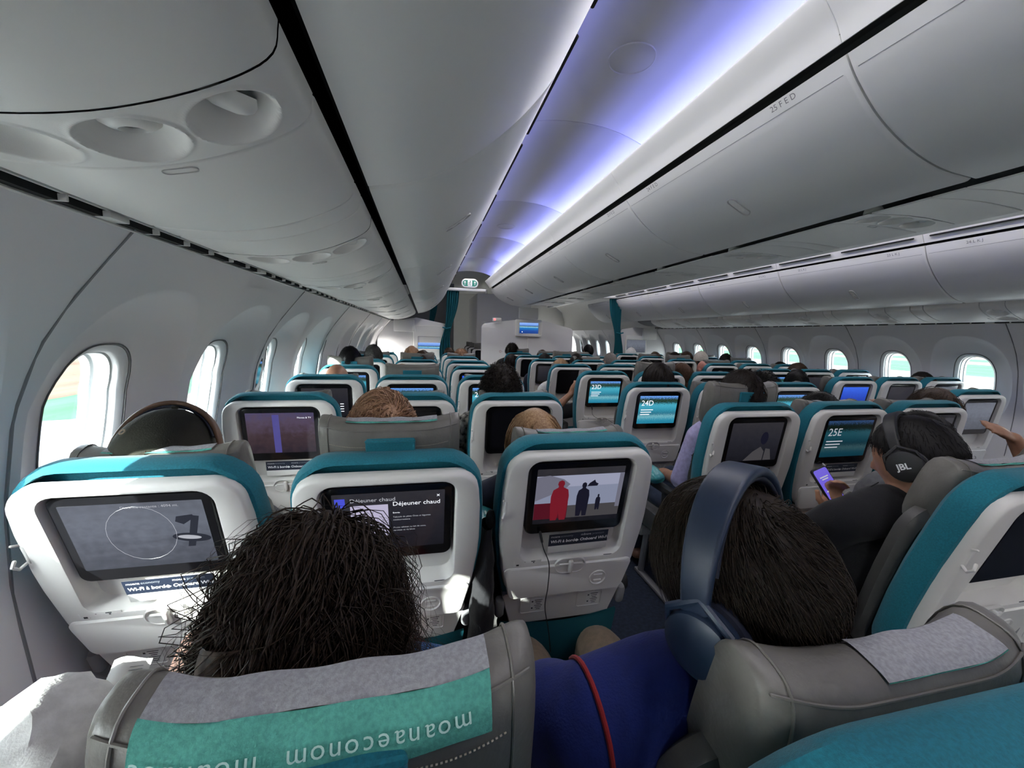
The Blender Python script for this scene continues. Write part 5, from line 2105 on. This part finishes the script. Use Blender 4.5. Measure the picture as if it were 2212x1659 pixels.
# his phone
m_root = Matrix.Translation(jb.location) @ Matrix.Diagonal((*jb.scale, 1))
pp = Vector((1.465, 1.12, EYE - .53))
o = empty('smartphone', pp, 'smartphone with violet screen held by the man in black', 'phone')
o.rotation_euler = (R(-32), R(-14), R(6))
g = Geo()
bx = lambda w_, h, y, r=.008: [(x, y, z) for x, z in rrect(w_, h, r, 4, 1)]
g.loft([bx(.072, .150, .004), bx(.074, .152, .001), bx(.074, .152, -.003), bx(.072, .150, -.005)])
obj('case', g.mesh('case'), BLACKM, o)
g = Geo()
g.loft([bx(.066, .140, -.0051), bx(.066, .140, -.0056)])
sc_ = obj('phone_screen', g.mesh('phone_screen'), mat('phone_violet', (.01, .01, .02), .15, emit=((.07, .05, .30), 1.0), vary=(30, .6)), o)
for z, wd in ((.040, .040), (.032, .030), (-.01, .05), (-.03, .036)):
    g = Geo()
    g.box((0, -.0060, z), (wd, .0004, .004))
    obj('screen_line', g.mesh('screen_line', smooth=False), GWD, sc_)
# neighbour with black hair behind him
P_(1.86, .95, 1.155, 'black-haired passenger half hidden behind the man with black headphones', 'crop', 'black', 'tan', 'grey', rx=R(-8))

# cap-wearing man at the window, straight ahead on the left
rt = rot3(-14, 0, 4)
wm_ = person_meshes('cap_man', None, rt, .009)
o = person(-.652, 1.14, 1.185, 'man in a dark olive cap with headphones at the left window', None, skin='light', shirt='grey', meshes=wm_, scale=1.06)
c_ = obj('cap', cap_mesh(), CL['olive'], o, HC)
c_.rotation_euler = rot3(-14, 0, -22).to_euler()
g = Geo()
g.lathe([(.006, 0), (.0075, .0015), (.006, .003), (.0035, .002)], 14, (0, -.104, .075), Matrix.Rotation(R(58), 3, 'X'))
obj('eyelet', g.mesh('eyelet'), CL['khaki'], c_)
g = Geo()
g.ball((.02, -.108, -.015), (.042, .012, .022), 20, 10)
obj('strap_opening', g.mesh('strap_opening'), CL['black'], c_)
near_hair(o, HAIR['crop'], 'brown', rt)
TANB = mat('headphone_tan', (.16, .085, .05), .45)
headphones('headphones', head_world(o, rt), rt, 1.08, TANB, NAVYP, 'tan and black headphones over the olive cap', lift=.026, width=.030, tilt=-8, mark='b')

# man with sandy blond hair in front of the raised headrest
rt = rot3(-6, 0, 0)
q1 = strands(51, 3600, .070, 9, .034, whorl=(.28, -.60, .72), swirl=.7, grav=.10, jit=.26, low=-.58, clumps=420, pull=.5)
hm = join_np([hair_shell(.014, seed=13, lump=.006, low=-.58), fast_tubes(q1, taper(9, .0016, .4), 's')], 'sandy_hair')
bm2 = person_meshes('blond_man', None, rt, .009)
o = person(-.122, 1.17, 1.222, 'man with short tousled sandy blond hair, left block middle seat', None, skin='light', shirt='cream', trou='khaki', meshes=bm2)
near_hair(o, hm, 'sand', rt)

# girl with long straight blonde hair in the aisle seat
q1 = strands(61, 2600, .40, 13, .020, grav=.72, swirl=.0, low=-.75, side=-.30, front=.5, hang=-.03, jit=.035, part=True)
hm = join_np([hair_shell(.012, low=-.75, side=-.30, seed=14, lump=.003)] + fall_volume(.0, -.30, .092, .102, 6, .006) + [fast_tubes(q1, taper(13, .0013, .6), 's')], 'straight_blonde_hair')
o = person(.362, 1.26, 1.155, 'girl with long straight blonde hair in the left aisle seat', None, skin='light', shirt='navy', body='w', scale=1.06)
near_hair(o, hm, 'blond', rot3(0, 0, 4))

# reaching arm from the right edge, pointing hand and raised arm farther on
arms = {-1: (Vector((-.185, -.095, .945)), Vector((.03, .20, .93)), Vector((-.03, .27, 1.11)), Vector((-.85, .15, .35)), Vector((.1, -.7, .8)), .07, False)}
rm_ = person_meshes('reaching_passenger', arms, None, .0088, sleeve=.30)
P_(2.62, .82, 1.15, 'passenger at the right edge stretching a bare arm to the seat in front', 'short', 'dark', 'tan', 'grey', meshes=rm_)
arms = {1: (Vector((.185, -.095, .945)), Vector((.17, .14, .86)), Vector((.06, .25, 1.07)), Vector((-.60, .5, .50)), Vector((.3, -.4, 1)), .12, True)}
rm_ = person_meshes('pointing_passenger', arms, None, .0088, sleeve=.8)
P_(3.45, 1.95, 1.10, 'dark-haired passenger pointing at the blue screen, right aisle column', 'short', 'dark', 'light', 'white', meshes=rm_)
arms = {-1: (Vector((-.185, -.095, .945)), Vector((-.40, -.06, .90)), Vector((-.23, -.10, 1.08)), Vector((.5, 0, .8)), Vector((0, -1, .2)), .6, False)}
rm_ = person_meshes('arm_up_passenger', arms, None, .0088, sleeve=.35)
P_(1.42, 3.07, 1.10, 'passenger in seat 23D with a bent bare arm raised beside the aisle', 'short', 'dark', 'tan', 'black', meshes=rm_)

# ------------------------------------------------------------------ loose things
def surf_on_headrest(parts):
    h = parts['headrest']
    return Matrix.Translation(parts['root'].location) @ Matrix.Translation(h.location) @ h.rotation_euler.to_matrix().to_4x4()


COVERG = mat('cover_grey', (.36, .36, .38), .9, bump=(700, .5, .001), vary=(260, .25))
COVERT = mat('cover_teal', (.10, .40, .33), .9, bump=(700, .5, .001), vary=(260, .25))
COVERI = mat('cover_ink', (.48, .68, .62), .9)


def antimacassar(parts, u0, u1, a0, am, a1, label, text=True, wave=.02):
    M = surf_on_headrest(parts)
    o = empty('headrest_cover', (0, 0, 0), label, 'headrest cover', 'paper headrest covers')
    o.matrix_world = M

    def sheet(b0, b1, grow):
        g = Geo()

        def fn(u, v):
            a = b0 + (b1 - b0) * v
            uu = u0 + (u1 - u0) * u
            w_ = wave * math.sin(uu * 9) * v * (1 if b1 == a1 else .3)
            return headrest_pt(uu, a + w_, grow=grow + .0010 * math.sin(uu * 14 + v * 3))
        g.grid(48, 12, fn)
        gg = Geo()
        n = len(g.v)
        g.add([headrest_pt(0, 0)] * 0, [])
        return g
    obj('grey_field', sheet(a0, am, .0028).mesh('grey_field'), COVERG, o)
    obj('teal_band', sheet(am, a1, .0030).mesh('teal_band'), COVERT, o)
    if text:
        am2 = am + (a1 - am) * .62
        for st, word in ((u1 - .10, 'moanaeconom'), (u0 + (u1 - u0) * .335, 'moanaeconom')):
            uu = st
            for ch in word:
                p = Vector(headrest_pt(uu, am2, grow=.0052))
                q = Vector(headrest_pt(uu - .01, am2, grow=.0052))
                ex = (q - p).normalized()
                dn = (Vector(headrest_pt(uu, am2 + .05, grow=.0052)) - p).normalized()
                m = Matrix((ex, dn.cross(ex), dn)).transposed().to_4x4()
                m.translation = p
                t_ = obj('letter', text_mesh(ch, .020, 'LEFT'), COVERI, o)
                t_.matrix_local = m
                uu -= {'m': .100, 'o': .072, 'a': .066, 'n': .068, 'e': .068, 'c': .064}[ch]
                if uu < u0 + .02:
                    break
    return o


antimacassar(S[('B', -1)], -.78, .74, R(66), R(112), R(146), 'paper headrest cover with teal lettered band on the nearest middle seat')
antimacassar(S[('C', -1)], -.25, .72, R(60), R(116), R(117), 'grey paper headrest cover on the nearest aisle seat', False, .0)
for k, (c_, n_) in enumerate((('B', 0), ('C', 0), ('D', 0), ('A', 0), ('E', 1), ('D', 2))):
    antimacassar(S[(c_, n_)], -.62, .66, R(60), R(96), R(104), 'thin grey-green paper cover on the headrest of the %s' % ('seat before the sandy-haired man', 'seat with the film screen', 'right foreground seat', 'sunlit left window seat', 'seat with screen 25E', 'seat with screen 24D')[k], False, .0)

# white pillow by the left window
o = empty('pillow', (-.455, .50, .875), 'crumpled white pillow at the lower left by the window', 'pillow')
g = Geo()
n, m = 36, 22
loops = []
for j in range(1, m):
    th = math.pi * j / m
    lp = []
    for i in range(n):
        ph = 2 * math.pi * i / n
        d = Vector((math.sin(th) * math.cos(ph), math.sin(th) * math.sin(ph), math.cos(th)))
        e = 3.0
        k = (abs(d.x) ** e + abs(d.y) ** e + abs(d.z) ** 2) ** (-1 / e)
        p = Vector((d.x * .085 * k, d.y * .085 * k, d.z * .085 * k))
        p += d * .016 * mnoise.noise(p * 24) + d * .006 * mnoise.noise(p * 60)
        lp.append(tuple(p))
    loops.append(lp)
g.loft(loops)
pc = obj('pillow_case', g.mesh('pillow_case'), CL['white'], o)
pc.rotation_euler = (R(24), R(-20), R(25))
g = Geo()
g.grid(6, 4, lambda u, v: (.035 + u * .045, .06 + v * .035, .035 + .03 * v + .004 * math.sin(u * 5)))
obj('tag', g.mesh('tag'), PAPERW, o)
g = Geo()
for i in range(7):
    g.box((.058, .068 + i * .003, .0435 + i * .0026), (.032, .0010, .0004))
obj('tag_print', g.mesh('tag_print', smooth=False), PRINTG, o)


# thin cables
def cable(name, pts, r, material, label, plug=None):
    o = empty(name, pts[0], label, 'cable')
    g = Geo()
    P = catmull(pts, 8)
    g.tube([Vector(p) - Vector(pts[0]) for p in P], r, 6)
    obj('wire', g.mesh('wire'), material, o)
    if plug:
        g = Geo()
        d = (Vector(pts[1]) - Vector(pts[0])).normalized()
        g.tube([Vector((0, 0, 0)) - d * .012, d * .016], [.0042, .0036], 10)
        obj('plug', g.mesh('plug'), material, o)
    return o


def on_back(parts, x, y, z):
    return tuple(Matrix.Translation(parts['root'].location) @ Matrix.Translation((0, 0, PIV)) @ Matrix.Rotation(parts['th'], 4, 'X') @ Vector((x, y, z)))


p = S[('C', 0)]
cable('earphone_cable', [on_back(p, *q) for q in ((-.105, -.075, .402), (-.098, -.088, .37), (-.075, -.090, .31), (-.068, -.088, .22), (-.066, -.082, .13), (-.050, -.10, .045), (-.04, -.115, -.03))], .0016, BLACKM, 'thin black earphone cable hanging from the film screen', True)
p = S[('E', 1)]
cable('charging_cable', [on_back(p, *q) for q in ((-.10, -.075, .395), (-.085, -.10, .36), (-.06, -.105, .29), (-.045, -.11, .20), (-.05, -.12, .10), (-.11, -.17, .06))], .0022, INKW, 'white charging cable plugged in under screen 25E', True)
p = S[('D', 3)]
cable('earphone_cable', [on_back(p, *q) for q in ((-.10, -.075, .40), (-.09, -.09, .34), (-.02, -.09, .30), (.04, -.09, .30), (.09, -.10, .27))], .0016, BLACKM, 'thin black earphone cable below screen 23D', True)
cable('headphone_cable', [tuple(head_world(jb, rot3(-22, 4, 14)) + Vector(q)) for q in ((-.105, .02, -.075), (-.125, .06, -.13), (-.12, .11, -.20), (-.08, .15, -.27))], .0018, BLACKM, 'black cable hanging from the black headphones')

# dark jacket hung beside the film-screen seat
jx = on_back(S[('C', 0)], -.245, -.03, .40)
o = empty('jacket', jx, 'black jacket hanging at the left edge of the film-screen seat', 'jacket')
g = Geo()


def jf(u, v):
    a = 2 * math.pi * u
    z = .02 - .40 * v
    wd = .018 + .030 * math.sin(min(v * 2.2, 1.57)) - .012 * v
    k = 1 + .28 * mnoise.noise(Vector((math.cos(a) * 1.3, math.sin(a) * 1.3, v * 6)))
    return (-.012 + math.cos(a) * wd * k * .9 - .02 * v, math.sin(a) * (wd + .02) * k, z)


g.grid(24, 20, jf)
obj('cloth', g.mesh('cloth'), CL['black'], o)
g = Geo()
g.ball((0, 0, .035), (.016, .02, .028), 14, 10)
obj('collar', g.mesh('collar'), CL['black'], o)

# plastic-wrapped teal blankets
FILM = mat('wrapped_teal', (.05, .30, .31), .22, spec=.7, bump=(60, .9, .004))
for loc, sc_, rz, lab in (((.17, 1.22, .80), (.07, .10, .045), 20, 'teal wrapped blanket between the film-screen seat and its neighbour'), ((1.13, 1.76, .715), (.06, .10, .042), -10, 'teal wrapped blanket at the aisle beside the lavender sleeve')):
    o = empty('wrapped_blanket', loc, lab, 'blanket', 'wrapped blankets', rot=(0, R(12), R(rz)))
    g = Geo()
    g.ball((0, 0, 0), sc_, 28, 18)
    g.v = [tuple(Vector(q) * (1 + .16 * mnoise.noise(Vector(q) * 26))) for q in g.v]
    obj('wrapping', g.mesh('wrapping'), FILM, o)
    g = Geo()
    g.box((0, 0, 0), (sc_[0] * 1.2, sc_[1] * 1.3, sc_[2] * 1.2), .02)
    obj('folded_blanket', g.mesh('folded_blanket'), TEALD, o)
# orange bit on the ledge under the dark screen
p = S[('D', 1)]
o = empty('earplug', on_back(p, -.085, -.072, .398), 'small orange earplug cord on the ledge of the dark screen', 'earplug')
g = Geo()
g.tube([(-.016, -.004, .008), (-.004, -.006, .002), (.012, -.003, -.006)], .004, 8)
obj('plug', g.mesh('plug'), mat('orange_foam', (.75, .13, .03), .6), o)
